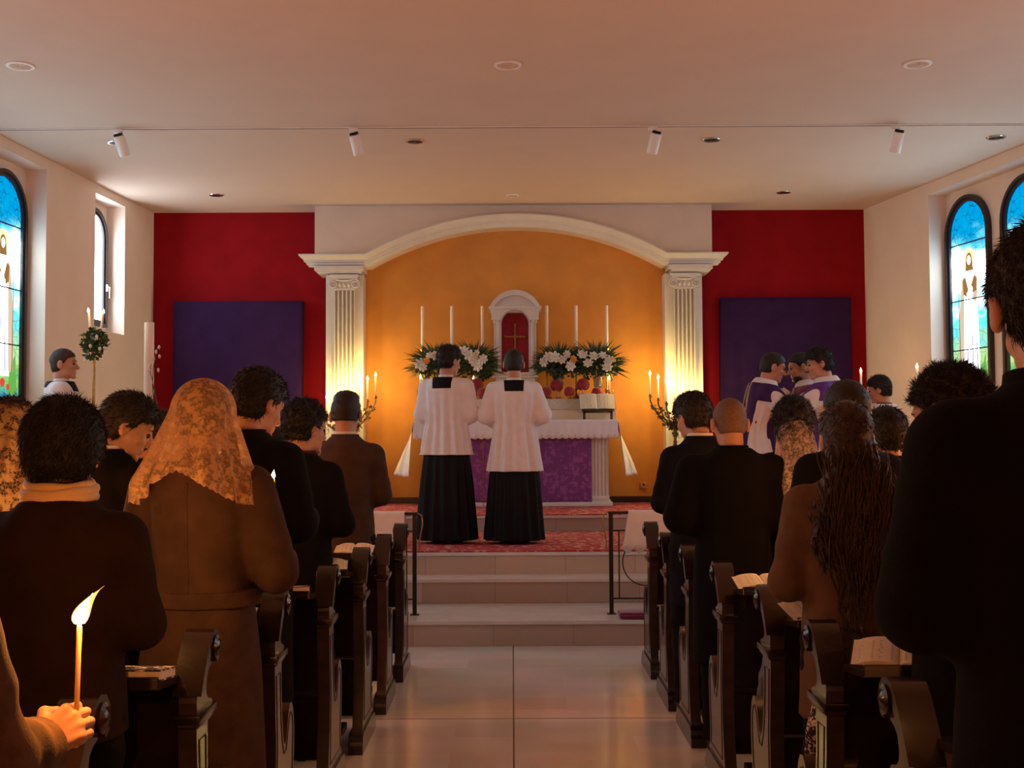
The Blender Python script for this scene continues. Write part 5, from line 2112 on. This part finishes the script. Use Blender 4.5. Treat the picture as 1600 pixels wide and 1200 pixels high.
        def fn(P):
            d = s_loft(P, tab, pleats, pamp, sd, ztop_fade=1.42, power=2.25)
            d = smin(d, s_cap(P, (-.145 * wide * shoulders, -.008, 1.408), (.145 * wide * shoulders, -.008, 1.408), .060), .05)
            z = P[:, 2]
            # soft drapery creases
            f = np.sin(P[:, 0] * 19 + sd) * np.sin(z * 9 + sd) * .6 + np.sin(P[:, 0] * 34 + z * 6 + sd * 2) * np.clip((1.2 - z) * 2, 0, 1) * .8
            d = d - fold * crease * f
            d = np.maximum(d, np.maximum(z - top - .015, hem - z))
            if not noarms:
                for sx in (-1, 1):
                    S_, E_, W_, _ = arms[sx]
                    S2 = S_ * np.array([wide * shoulders, 1, 1], np.float32)
                    Wc = W_ * .93 + E_ * .07
                    u = Wc - E_; u = u / np.linalg.norm(u)
                    e = s_cap(P, S2, E_, sleeve[0], sleeve[1])
                    fa = s_cap(P, E_, Wc, sleeve[1], sleeve[2])
                    fa = np.maximum(fa, (P - Wc) @ u)
                    e = smin(e, fa, .02)
                    rr = np.linalg.norm(P - E_, axis=1)
                    e = e - .0045 * crease * np.sin(rr * 75 + sd) * np.exp(-(rr / .13) ** 2)
                    d = smin(d, e, .042)
            return d
        s._coat = fn
        w = .47 if not noarms else .34
        V, F = grid_mesh(fn, (-w, -.34, hem - .03), (w, .50 if not noarms else .34, max(top, 1.50) + .03), h)
        o = s.part(name, V, F, m)
        return o

    def shell(s, name, m, region, off=.006, lo=(-.35, -.35, .5), hi=(.35, .35, 1.6), h=.008, parent=None, base=None, fn=None):
        """a layer that follows the garment, kept inside region(P)<0"""
        base = base or s._coat

        def f(P):
            d = base(P) - off
            return np.maximum(d, region(P)) if fn is None else fn(P, d)
        V, F = grid_mesh(f, lo, hi, h)
        if len(F) == 0:
            return None
        return s.part(name, V, F, m, parent)

    def belt(s, m, z, hgt=.05, off=.010):
        s.shell('belt', m, lambda P: np.abs(P[:, 2] - z) - hgt / 2 + (np.maximum(0, -0)) + 0 * P[:, 0], off, (-.24, -.24, z - .06), (.24, .24, z + .06), .0075,
                base=lambda P: s_loft(P, s._belt_tab, power=2.25))

    def collar(s, m, r=.070, z0=1.455, z1=1.515, name='collar', th=.010, yc=-.012, back_up=.0, ry=None):
        ry = ry or r
        b = MB()
        n = 36
        rings = []
        for rr, zz_ in ((r + .012, z0), (r + .004, (z0 + z1) / 2), (r, z1), (r - th, z1 + .002), (r - th, z0)):
            rings.append([(rr * math.sin(2 * PI * k / n), yc + (rr + ry - r) * math.cos(2 * PI * k / n), zz_ + back_up * (1 - math.cos(2 * PI * k / n)) / 2) for k in range(n)])
        rings.append(rings[0])
        b.rings(rings, cap=False)
        o = b.build(name, m, s.root)
        if s.lean:
            V2 = s.bend(np.array([v.co for v in o.data.vertices]))
            o.data.vertices.foreach_set('co', V2.astype(np.float32).ravel())
        return o

    def hold(s, label, watt=7., x=0., y=.30, z=1.10, h=.20):
        k = s.k
        yaw = s.root.rotation_euler.z
        px, py = x * k, y * k
        rl = s.root.location
        return candle(label, (rl.x + px * math.cos(yaw) - py * math.sin(yaw), rl.y + px * math.sin(yaw) + py * math.cos(yaw), rl.z + z * k), h, .0052, None, M_waxy, True, .030, 0, watt, lightcol=(1, .44, .13), name='hand_candle')

    def trousers(s, m=None, z1=.98):
        def fn(P):
            d = None
            for sx in (-1, 1):
                e = s_cap(P, (sx * .085, 0, .90), (sx * .095, .01, .50), .098, .075)
                e = smin(e, s_cap(P, (sx * .095, .01, .50), (sx * .10, -.01, .08), .075, .062), .03)
                d = e if d is None else smin(d, e, .02)
            return np.maximum(d - .003 * np.sin(P[:, 2] * 60 + P[:, 0] * 20), np.maximum(P[:, 2] - z1, .065 - P[:, 2]))
        V, F = grid_mesh(fn, (-.24, -.14, .03), (.24, .14, z1 + .03), .013)
        s.part('trousers', V, F, m or F_TROU)
        s.shoes()

    def shoes(s, m=None):
        for sx in (-1, 1):
            V, F = grid_mesh(lambda P: np.maximum(smin(s_ell(P, (sx * .10, .055, .040), (.048, .125, .045)), s_cap(P, (sx * .097, -.03, .05), (sx * .096, -.02, .095), .045), .02), .001 - P[:, 2]),
                             (sx * .10 - .07, -.12, -.015), (sx * .10 + .07, .21, .15), .008)
            s.part('shoe', V, F, m or M_SHOE)

    def veil(s, m, back=.25, sides=.33, r_low=.165, flare=.02, name='lace_veil', front=150, top=.0, seed=1, push=.0):
        Mi = s.M
        nt_, nv = 110, 48
        V = []
        rg = np.random.default_rng(seed)
        ph = rg.uniform(0, 6, 5)
        for j in range(nv + 1):
            v = j / nv
            for i in range(nt_ + 1):
                th = R(-front + 2 * front * i / nt_)         # 0 = back
                cs, sn = math.cos(th), math.sin(th)
                side = abs(sn) ** 1.2
                L = back + (sides - back) * (side if cs > -.2 else max(side, 1 - 0))
                ln = v * (L + .12)
                # profile: over the crown then down
                if ln < .13:
                    a = ln / .13 * PI / 2
                    rr = (.100 + top) * math.sin(a); z = .135 - .105 * (1 - math.cos(a))
                else:
                    q = ln - .13
                    rr = .100 + top + (r_low - .100) * min(1, q / .24) ** 1.25; z = .030 - q
                amp = max(0, (ln - .10)) * .07
                fold = amp * (math.sin(th * 7 + ph[0] + ln * 5) + .6 * math.sin(th * 12 + ph[1]) + .35 * math.sin(th * 21 + ph[2]))
                rr += fold
                if j == nv:
                    z -= .008 * abs(math.sin(th * 36))
                kx = .86; ky = 1.08
                p = Vector((rr * sn * kx, -.012 - rr * cs * ky, z))
                w = max(0, min(1, (-.03 - z) / .12))
                P1 = Mi @ p
                P2 = Vector((Mi.translation.x + p.x, Mi.translation.y * .6 + p.y - .01 - push * w, Mi.translation.z + p.z))
                V.append(P1.lerp(P2, w))
        F = np.array([[j * (nt_ + 1) + i, j * (nt_ + 1) + i + 1, (j + 1) * (nt_ + 1) + i + 1, (j + 1) * (nt_ + 1) + i] for j in range(nv) for i in range(nt_)])
        o = s.part(name, np.array([tuple(p) for p in V]), F, m)
        return o


def pxx(px, d):
    return (px - 800) * d / 1850.


# ------------------------------------------------------------------ two servers before the altar


def server(label, x, y, H, yaw, bow, hyaw, hem, hair='short', arms='wide', hm=H_DBROWN):
    p = Person(label, x, y, .592, H, yaw, bow, hyaw)
    p.hair(hair, hm)
    p.set_arms(arms, arms)
    p.body()
    # cassock
    tab = [(.03, .275, .23, 0), (.5, .235, .19, 0), (.95, .19, .15, 0), (1.1, .165, .125, 0)]
    sd = p.seed

    def cass(P):
        return s_loft(P, tab, 15, .011, sd, 1.1)
    V, F = grid_mesh(cass, (-.34, -.30, 0.0), (.34, .30, 1.13), .010)
    p.part('cassock', V, F, F_CASS)
    p.shoes()
    p.coat(F_WHITE, hem=hem, wide=1.15, depth=1.12, fold=.003, sleeve=(.070, .082, .085), pleats=15, pamp=.013, name='surplice', flare=.045, h=.0085, top=1.47)
    # black square yoke of the cassock showing at the back of the neck
    p.shell('square_yoke', F_CASS, lambda P: np.maximum(np.maximum(np.abs(P[:, 0]) - .088 - .10 * np.maximum(0, P[:, 2] - 1.42), 1.385 - P[:, 2]), P[:, 1] + .01), .004, (-.16, -.2, 1.34), (.16, .05, 1.50), .006)
    p.collar(F_CASS, .068, 1.44, 1.485, 'cassock_collar')
    p.collar(F_SHIRT, .0655, 1.475, 1.512, 'white_collar')
    return p


server('server in white surplice, head turned right, on the left before the altar', pxx(697, 11.0), 11.02, 1.83, -14, 12, -32, .79, 'full', 'fold', H_DBROWN)
server('server in white surplice with wide elbows standing at the centre of the altar steps', pxx(803, 10.95), 10.97, 1.79, 0, 6, 0, .655, 'short', 'elbow_out', H_DBROWN)

# ------------------------------------------------------------------ acolyte at the left with a flowered candle pole
p = Person('young server in profile at the far left holding a flowered candle pole', pxx(97, 10.2), 10.2, .579, 1.77, -78, 2, -6)
p.hair('short', H_BROWN, t=.009)
p.set_arms('hold', 'hold')
p.body(curl=.95, thumb=1., hand_h=.004, fine=True)
V, F = grid_mesh(lambda P: s_loft(P, [(.03, .26, .22, 0), (.5, .20, .16, 0), (.72, .155, .13, 0), (.95, .14, .11, 0), (1.1, .13, .10, 0)], 13, .009, 1., 1.1), (-.33, -.29, 0), (.33, .29, 1.13), .012)
p.part('cassock', V, F, F_CASS); p.shoes()
p.coat(F_WHITE, hem=.75, wide=.98, depth=1.08, sleeve=(.075, .095, .085), pleats=17, pamp=.007, name='surplice', flare=.03, h=.0095, top=1.475)
p.shell('yoke', F_CASS, lambda P: np.maximum(np.maximum(np.abs(P[:, 0]) - .10, 1.405 - P[:, 2] + .25 * np.maximum(0, -P[:, 1])), -1), .004, (-.16, -.2, 1.34), (.16, .2, 1.50), .006)
p.collar(F_CASS, .066, 1.44, 1.495, 'cassock_collar'); p.collar(F_SHIRT, .062, 1.48, 1.515, 'white_collar')
ax_, ay_ = pxx(148, 10.2), 10.17
t = thing('flowered_candle_pole', 'brass pole topped with a leaf ball and two candles at the far left', 'candle pole', (ax_, ay_, .579))
b = MB(); b.lathe([(.016, 0), (.018, .02), (.013, .04), (.013, 1.72), (.001, 1.72)], (0, 0, 0), 14); b.build('pole', M_brass, t)
b = MB(); leaf_blob(b, (0, 0, 1.83), .095, 260, 11, .055); leaf_blob(b, (-.02, 0, 1.74), .06, 80, 12, .05); b.build('leaf_ball', mat('green_leaf', (.05, .12, .025), .5, .5, 20), t, smooth=False, recalc=False)
b = MB()
for k, q in enumerate(((-.06, -.08, 1.80), (.05, -.09, 1.86), (.0, -.10, 1.78), (.07, -.07, 1.76), (-.06, -.05, 1.66))):
    b.sphere(q, (.014, .012, .018), 8)
b.build('small_blossoms', M_bloom, t)
b = MB(); b.tube([(0, 0, 1.70), (-.03, 0, 1.78), (-.033, 0, 1.88)], .009, 8); b.tube([(0, 0, 1.70), (.045, 0, 1.78), (.05, 0, 1.88)], .009, 8); b.build('candle_arms', M_brass, t)
candle('left lit candle on the flowered pole at the far left', (ax_ - .033, ay_, .579 + 1.885), .195, .009, 'lit candles on the flowered pole', fl=.04, tilt=(0, R(-6), 0))
candle('right lit candle on the flowered pole at the far left', (ax_ + .05, ay_, .579 + 1.885), .185, .009, 'lit candles on the flowered pole', fl=.04, tilt=(0, R(7), 0))
point_light('pole_candle_light', (ax_, ay_ - .02, 2.72), 1.5)

# ------------------------------------------------------------------ clergy greeting at the right


def clergy(label, x, y, H, yaw, hyaw, bow, lean, col, hair, hm, beard=False, pose='reach', bands=True):
    p = Person(label, x, y, .579, H, yaw, bow, hyaw, lean)
    p.hair(hair, hm, beard=beard)
    p.set_arms(pose, pose)
    p.body(curl=.3, fine=True, hand_h=.0045)
    V, F = grid_mesh(lambda P: s_loft(P, [(.03, .27, .23, 0), (.45, .20, .16, 0), (.60, .15, .13, 0), (.95, .14, .11, 0), (1.1, .13, .10, 0)], 13, .010, 1., 1.1), (-.33, -.29, 0), (.33, .29, 1.13), .012)
    p.part('black_cassock', V, F, F_CASS); p.shoes()
    p.coat(F_WHITE, hem=.55, wide=1.0, depth=1.05, sleeve=(.070, .080, .070), pleats=15, pamp=.008, name='white_alb', flare=.03, h=.0105)
    sh = p._coat
    arms = p.arms

    def region(P):
        # vestment: torso and the upper half of the upper arm, down to the thigh
        z = P[:, 2]
        d = np.maximum(.80 - z, z - 1.465)
        d = np.maximum(d, np.abs(P[:, 0]) - (.245 + 0 * z))
        d = np.maximum(d, np.where(np.abs(P[:, 0]) > .145, 1.30 - z, -1))
        return d
    p.shell('vestment', col, region, .012, (-.36, -.30, .75), (.36, .36, 1.55), .009)
    if bands:
        p.shell('gold_bands', F_GOLD, lambda P: np.maximum(region(P), np.minimum(np.abs(np.abs(P[:, 0]) - .055) - .010, np.minimum(np.abs(P[:, 2] - 1.235) - .012 + .0 * P[:, 0] + np.where(np.abs(P[:, 0]) > .165, 0, 1), np.abs(P[:, 2] - .815) - .012))), .0155, (-.36, -.30, .75), (.36, .36, 1.55), .0075)
    p.collar(F_WHITE, .088, 1.43, 1.505, 'white_amice', th=.03)
    return p


clergy('cleric in dark purple vestment leaning right to embrace the bearded man', pxx(1178, 10.5), 10.5, 1.79, -88, -2, 6, 13, F_PURPD, 'short', H_BLACK, pose='reach')
clergy('bearded cleric in mauve vestment between the two others, facing left', pxx(1272, 10.7), 10.66, 1.77, 84, 4, 6, 9, F_PURPR, 'short', H_BLACK, True, pose='reach', bands=False)
clergy('cleric in bright purple and gold, rightmost of the three greeting clergy', pxx(1302, 10.25), 10.25, 1.77, 62, 22, 6, 8, F_PURP, 'full', H_BLACK, pose='reach')
t = thing('folded_paper', 'small white folded paper held between the greeting clergy', 'paper', (pxx(1225, 10.45), 10.40, 1.56 + (684 - 618) * 10.4 / 1850), .4)
b = MB(); b.box(-.045, .045, -.003, .003, -.03, .045, Matrix.Rotation(.5, 4, 'Y')); b.box(-.05, .04, .004, .007, -.02, .04, Matrix.Rotation(.3, 4, 'Y')); b.build('sheets', M_paper, t, smooth=False)

p = Person('small bowed server in white surplice near the right wall', pxx(1380, 10.2), 10.2, .579, 1.50, 55, 14, 10)
p.hair('full', H_DBROWN); p.set_arms('hold', 'hold'); p.body(curl=.95, thumb=1.)
V, F = grid_mesh(lambda P: s_loft(P, [(.03, .26, .22, 0), (.5, .20, .16, 0), (.72, .155, .13, 0), (.95, .14, .11, 0), (1.1, .13, .10, 0)], 13, .009, 1., 1.1), (-.33, -.29, 0), (.33, .29, 1.13), .012)
p.part('cassock', V, F, F_CASS); p.shoes()
p.coat(F_WHITE, hem=.75, depth=1.06, sleeve=(.075, .095, .085), pleats=17, pamp=.007, name='surplice', flare=.03, h=.0105, top=1.475)
p.collar(F_CASS, .075, 1.42, 1.50, 'cassock_collar')


def floor_candlestick(label, clabel, px_, py_top, d, z0, wlen=.30, watt=1.5):
    x = pxx(px_, d)
    ztop = 1.56 + (684 - py_top) * d / 1850.
    hs = ztop - wlen - z0
    t = thing('processional_candlestick', label, 'candlestick', (x, d, z0), 0, 'tall candlesticks by the right wall')
    b = MB(); b.lathe([(.11, 0), (.115, .015), (.06, .04), (.02, .07), (.012, .1), (.001, .1)], (0, 0, 0), 20); b.build('foot', M_brass, t)
    b = MB(); b.lathe([(.012, .09), (.012, hs * .5), (.02, hs * .52), (.012, hs * .54), (.011, hs - .05), (.03, hs - .015), (.032, hs - .004), (.001, hs - .004)], (0, 0, 0), 16); b.build('shaft', M_brass, t)
    candle(clabel, (x, d, z0 + hs - .003), wlen, .012, 'lit candles on the tall candlesticks by the right wall', fl=.05, watt=watt)


floor_candlestick('tall brass candlestick at the corner of the red wall, right', 'lit white candle in front of the right edge of the purple cloth', 1346, 584, 13.6, .75, .30, 2.6)
floor_candlestick('tall brass candlestick in front of the bare right wall', 'lit white candle against the pale right wall', 1434, 578, 12.2, .578, .32, 2.6)

# ------------------------------------------------------------------ congregation, left of the aisle


def plain(label, px_, d, ytop, yaw=0., bow=0., hyaw=0., hair='short', hm=H_BLACK, m=F_BLACK, hem=.80, wide=1., depth=1., arms='fold', collar=None, shirt=False, H=None, female=False, legs=True, topup=False, sleeve=(.062, .058, .050), shoulders=1., t=None, h=.0105, fold=.0035, flare=0., body_kw={}, htilt=0., hpx=None, lean=0.):
    if H is None:
        H = (1.56 + (684 - ytop) * d / 1850.) + .02 * abs(math.sin(R(bow)))
    p = Person(label, pxx(px_, d), d, 0, H, yaw, bow, hyaw, lean, htilt)
    p.hair(hair, hm, topup, t, dense=3.0 if d < 3.5 else 1)
    p.set_arms(arms, arms)
    p.body(female=female, **body_kw)
    p.coat(m, hem=hem, wide=wide, depth=depth, sleeve=sleeve, shoulders=shoulders, h=h, fold=fold, flare=flare)
    if legs:
        p.trousers()
    if shirt:
        p.collar(F_SHIRT, .070, 1.49, 1.546, 'shirt_collar', back_up=.0)
    p.collar(collar or m, .083, 1.46, 1.530, 'coat_collar', th=.014, back_up=.0)
    return p


plain('man in brown suit with upswept dark hair near the left candelabrum', 540, 7.42, 613, -6, 2, 3, 'top', H_DBROWN, F_BROWN, .78, 1.04, shirt=True, topup=True, arms='fold', shoulders=1.03)
p = plain('person with rounded dark hair, glasses and maroon collar beside the man in brown', 470, 5.90, 627, -14, 8, -30, 'curly', H_BLACK, F_BLACK, .75, .98, collar=F_MAROON, t=.022)
HOLDS.append((p, 'lit hand candle hidden in front of the person with the maroon collar', 3.3))
p.collar(F_MAROON, .088, 1.42, 1.505, 'maroon_scarf', th=.02)
# thin glasses
b = MB()
for sx in (-1, 1):
    b.tube([p.M @ Vector((sx * .031 + .021 * math.cos(a), .098, .006 + .017 * math.sin(a))) for a in np.linspace(0, 2 * PI, 17)], .0013, 5, cap=False)
    b.tube([p.M @ Vector((sx * .052, .096, .010)), p.M @ Vector((sx * .080, .02, .010)), p.M @ Vector((sx * .083, -.01, .004))], .0015, 5)
b.tube([p.M @ Vector((-.010, .099, .008)), p.M @ Vector((.010, .099, .008))], .0013, 5)
b.build('glasses', M_brass, p.root)
p = plain('tall man in black coat, head bowed, right of the cream-veiled woman', 385, 4.97, 575, -16, 22, -22, 'full', H_BLACK, F_BLACK2, .45, 1.08, depth=1.1, arms='hold', sleeve=(.074, .070, .062), fold=.005, body_kw=dict(curl=.9, thumb=1.))
HOLDS.append((p, 'lit hand candle hidden in front of the tall man in black', 4.4))
plain('dark-haired person half hidden between the tall man and the maroon-collared person', 425, 6.80, 637, 0, 6, -15, 'bob', H_BLACK, F_BLACK, .7, .9, female=True)
plain('black-haired young man at far left, bowed, face lit orange from below', 172, 4.98, 610, -30, 28, -42, 'full', H_BLACK, F_BLACK, .6, 1.0, arms='hold', body_kw=dict(curl=.9, thumb=1., fine=True), shirt=True)
plain('brown-haired person in bowed profile, half hidden beyond the black-haired young man', 226, 5.92, 641, -60, 22, -20, 'full', H_BROWN, F_BLACK, .7, .92, female=True)

# woman in camel coat with cream lace veil
d = 4.06
p = Person('woman in belted camel coat with orange-lit cream lace veil over her hair', pxx(316, d), d, 0, 1.765, -4, 6, -3)
p.hair('buzz', H_DBROWN, t=.010)
p.set_arms('elbow_out', 'fold')
p.arms[1] = (A3(.165, 0, 1.405), A3(.262, .0, 1.12), A3(.205, .27, 1.13), (-.2, .8, .35))
p.arms[-1] = (A3(-.165, 0, 1.405), A3(-.245, .03, 1.13), A3(-.10, .24, 1.12), (.5, .6, .3))
p.body(female=True, curl=.95, thumb=1., hand_h=.004)
o = p.coat(F_CAMEL, hem=.36, wide=1.05, depth=1.12, sleeve=(.078, .076, .064), shoulders=1.02, fold=.006, flare=.035, h=.0095)
p._belt_tab = [(.9, .215, .165, 0), (1.0, .203, .158, 0), (1.1, .197, .153, 0)]
p.belt(F_CAMEL, 1.035, .055, .004)
p.shell('back_seam', F_CAMEL, lambda P: np.maximum(np.maximum(np.abs(P[:, 0]) - .0055, P[:, 1] + .02), np.maximum(P[:, 2] - 1.43, 1.06 - P[:, 2])), .0035, (-.03, -.25, 1.0), (.03, 0, 1.5), .005)
p.collar(F_CAMEL, .100, 1.40, 1.49, 'coat_collar', th=.02, back_up=.035, yc=-.02, ry=.095)
p.shoes()
p.veil(L_CREAM, back=.205, sides=.325, r_low=.205, seed=2, push=.03, top=.016)

# far-left woman under golden lace
p = plain('woman under open golden lace veil at the left edge of the picture', 14, 3.98, 622, 6, 6, 8, 'bob', H_BROWN, F_OLIVE, .5, .98, female=True, t=.02)
HOLDS.append((p, 'lit hand candle hidden in front of the woman in the golden veil', 5.0))
p.veil(L_GOLD, back=.42, sides=.40, r_low=.20, seed=5, push=.05, top=.020, name='golden_lace_veil')

# man with cream scarf
d = 3.10
p = plain('person with full black hair, cream silk scarf and dark olive jacket', 97, d, 630, 0, 7, 0, 'full', H_BLACK, F_OLIVE, .86, 1.08, depth=1.1, sleeve=(.066, .064, .054), fold=.005, arms='fold', t=.030, h=.009)
HOLDS.append((p, 'lit hand candle hidden in front of the man with the cream scarf', 9.0))
b = MB()
for k, (r_, z_, w_) in enumerate(((.090, 1.515, .028), (.092, 1.535, .026), (.084, 1.556, .022), (.096, 1.498, .022))):
    pts = []
    for q in range(33):
        a = 2 * PI * q / 32
        pts.append((r_ * math.sin(a + k), -.012 + r_ * .98 * math.cos(a + k), z_ + .008 * math.sin(a + k * 1.9) + .002 * math.sin(a * 5 + k)))
    b.tube(pts, w_ * .62, 10)
b.build('silk_scarf', F_CREAM, p.root)

# ------------------------------------------------------------------ the foreground hand with its candle
d = 2.02
PX0 = -1.10
p = Person('person outside the left edge whose tweed sleeve and fist hold a burning candle', PX0, 1.92, 0, 1.74, 0, 5, 0)
p.hair('full', H_BROWN)
hx, hy, hz = (127 - 800) * 2.22 / 1850., 2.22, 1.56 - (1118 - 684) * 2.22 / 1850. + .012
k = p.k
wl = ((hx - .055 - PX0) / k, (hy - .045 - 1.92) / k, (hz - .052) / k)
p.set_arms('side', 'fold')
p.arms[1] = (A3(.165, 0, 1.405), A3(.262, .02, 1.065), A3(*wl), (.60, .45, .50))
p.body(hands=(-1,), curl=.6)
Vh, Fh = hand_geom(Vector(wl), (.60, .42, .45), (-.35, .25, .75), 1.0, False, .0026, thumb_curl=.95)
# the fist belongs to the same body mesh
me = p.body_o.data
V0 = np.zeros(len(me.vertices) * 3, np.float32); me.vertices.foreach_get('co', V0)
V0 = V0.reshape(-1, 3)
F0 = np.zeros(len(me.loops), np.int32); me.loops.foreach_get('vertex_index', F0); F0 = F0.reshape(-1, 4)
Vj, Fj = join([(V0, F0), (Vh, Fh)])
nm = np_mesh('body', Vj, Fj); nm.materials.append(M_skin); p.body_o.data = nm
p.coat(F_TWEED, hem=.75, wide=1.05, sleeve=(.070, .066, .060), fold=.006, h=.007, crease=1.8)
p.collar(F_TWEED, .085, 1.44, 1.512, 'coat_collar', th=.014)
p.trousers()
FISTC = Vector((hx, hy, hz))
candle('thin yellow candle with a tall flaring flame held in the foreground fist', (hx - .004, hy, hz - .06), 0.225, .0048, None, M_waxy, True, .056, .42, 11., (0, R(1.2), 0), lightcol=(1, .34, .06))

# candle held by the woman in camel
candle('slim lit candle held beside the camel coat sleeve', (pxx(433, 4.33), 4.36, 1.13), .285, .0052, None, M_waxy, True, .030, .2, 1.7, (R(0), R(-4), 0), lightcol=(1, .42, .10))
# candle of the bowed young man
candle('lit candle hidden in the hands of the young man bowing at the far left', (pxx(214, 5.2), 5.27, 1.12), .15, .005, None, M_waxy, True, .028, .0, 1.3, lightcol=(1, .42, .10))

# ------------------------------------------------------------------ congregation, right of the aisle
p = plain('man in black coat with close-shaved head, third pew on the right', 1142, 5.95, 622, -3, 10, 8, 'buzz', H_BUZZ, F_BLACK2, .45, 1.16, depth=1.15, shoulders=1.05, sleeve=(.082, .085, .070), arms='elbow_out')
HOLDS.append((p, 'lit hand candle hidden in front of the shaved man', 3.9))
plain('man in navy suit with tousled brown hair, head bowed left, beside the shaved man', 1092, 6.78, 615, 12, 20, 18, 'full', H_DBROWN, F_NAVY, .60, 1.0, shirt=True)
plain('man with bushy curly black hair behind the woman in the sheer lace veil', 1240, 6.78, 628, 0, 8, 0, 'curly', H_BLACK, F_BLACK, .7, .95)
p = plain('woman with sheer pinkish lace veil over dark hair, right of the shaved man', 1246, 5.98, 657, 0, 14, 8, 'bob', H_DBROWN, F_BLACK, .6, .90, female=True, t=.014)
p.veil(L_PINK, back=.30, sides=.34, r_low=.15, seed=8, push=.06, top=.006, name='sheer_lace_veil')
p = plain('man with short black hair and reddish ear behind the long-haired woman', 1325, 4.98, 598, 4, 6, 0, 'short', H_BLACK, F_BLACK, .6, 1.02, t=.014)
HOLDS.append((p, 'lit hand candle hidden in front of the man with the reddish ear', 7.5))
plain('dark-haired figure in black low in front of the small server at the right', 1388, 6.0, 643, 10, 10, 10, 'bob', H_BLACK, F_BLACK2, .6, .92, female=True)

# woman with long auburn hair
d = 4.12
p = Person('woman in tan coat with long auburn hair down her back', pxx(1322, d), d, 0, 1.675, 0, 3, 6)
p.hair('long', H_AUB)
p.set_arms('fold', 'fold')
p.arms[-1] = (A3(-.165, 0, 1.405), A3(-.222, .02, 1.12), A3(-.12, .25, 1.10), (.55, .6, .2))
p.body(female=True, curl=.9, thumb=1.)
p.coat(F_TAN, hem=.63, wide=1.02, depth=1.05, sleeve=(.070, .066, .056), fold=.006, flare=.015, h=.009, crease=1.5)
p.collar(F_TAN, .088, 1.43, 1.50, 'coat_collar', th=.014)
p.trousers()
candle('lit candle shielded in front of the long-haired woman in the tan coat', (pxx(1322, 4.12) + .01, 4.42, 1.04), .15, .005, None, M_waxy, True, .03, 0, 2.6, lightcol=(1, .42, .10))

# man with curly hair in front of the big dark figure
p = plain('man with spiky curly brown hair in profile before the large dark figure', 1512, 3.30, 572, 22, 18, 18, 'curly', H_DBROWN, F_BLACK, .7, 1.0, t=.012, body_kw=dict(fine=True))

# large dark man at the right edge
p = plain('large man in black overcoat close at the right edge, greying brown hair', 1668, 2.0, 0, -4, 24, -6, 'full', H_GREY, F_BLACK2, .45, 1.06, H=1.945, shoulders=.98, t=.016, arms='fold', sleeve=(.076, .070, .062), body_kw=dict(fine=True), h=.0085)
HOLDS.append((p, 'lit hand candle hidden in front of the large man in the overcoat', 1.5))
p.collar(F_BLACK2, .096, 1.43, 1.515, 'overcoat_collar', th=.018, back_up=.02)

# two children between the right pews


def child(label, x, y, z, H, yaw, m, hem, hm, skirt=None):
    p = Person(label, x, y, z, H, yaw, 15, 0)
    p.hair('bob', hm)
    p.set_arms('fold', 'side')
    p.body(female=True)
    p.coat(m, hem=hem, wide=.95, name='dress' if skirt is None else 'shirt', h=.012, flare=.06 if skirt is None else 0)
    p.shoes()
    return p


child('small child in black and white floral dress between the fifth and sixth right pews', 1.10, 3.93, 0, .92, 10, M_floral, .42, H_BROWN)
pch = child('small child in pale blue clothes between the fourth and fifth right pews', 1.13, 4.88, 0, .90, 20, F_BLUE, .35, H_BLACK)
b = None
t = thing('floral_cloth', 'crumpled black and white floral cloth on the fifth right pew ledge', 'cloth', (1.33, 4.26, .905), .2)
V = []
n = 30
for j in range(n + 1):
    for i in range(n + 1):
        x = -.13 + .26 * i / n; y = -.07 + .14 * j / n
        e = max(abs(x) / .13, abs(y) / .07)
        V.append((x, y, max(0, (1 - e ** 3)) * (.035 + .016 * math.sin(x * 70 + y * 30) + .012 * math.sin(y * 90 - x * 20)) + .001))
F = np.array([[j * (n + 1) + i, j * (n + 1) + i + 1, (j + 1) * (n + 1) + i + 1, (j + 1) * (n + 1) + i] for j in range(n) for i in range(n)])
o = add_obj('crumpled_fabric', np_mesh('crumpled_fabric', np.array(V), F), M_floral, t)
mm = o.modifiers.new('s', 'SOLIDIFY'); mm.thickness = .004

for pr, lab, w in HOLDS:  # hidden hand candles, added for their orange light on ceiling, veil and booklets
    pr.hold(lab, w)
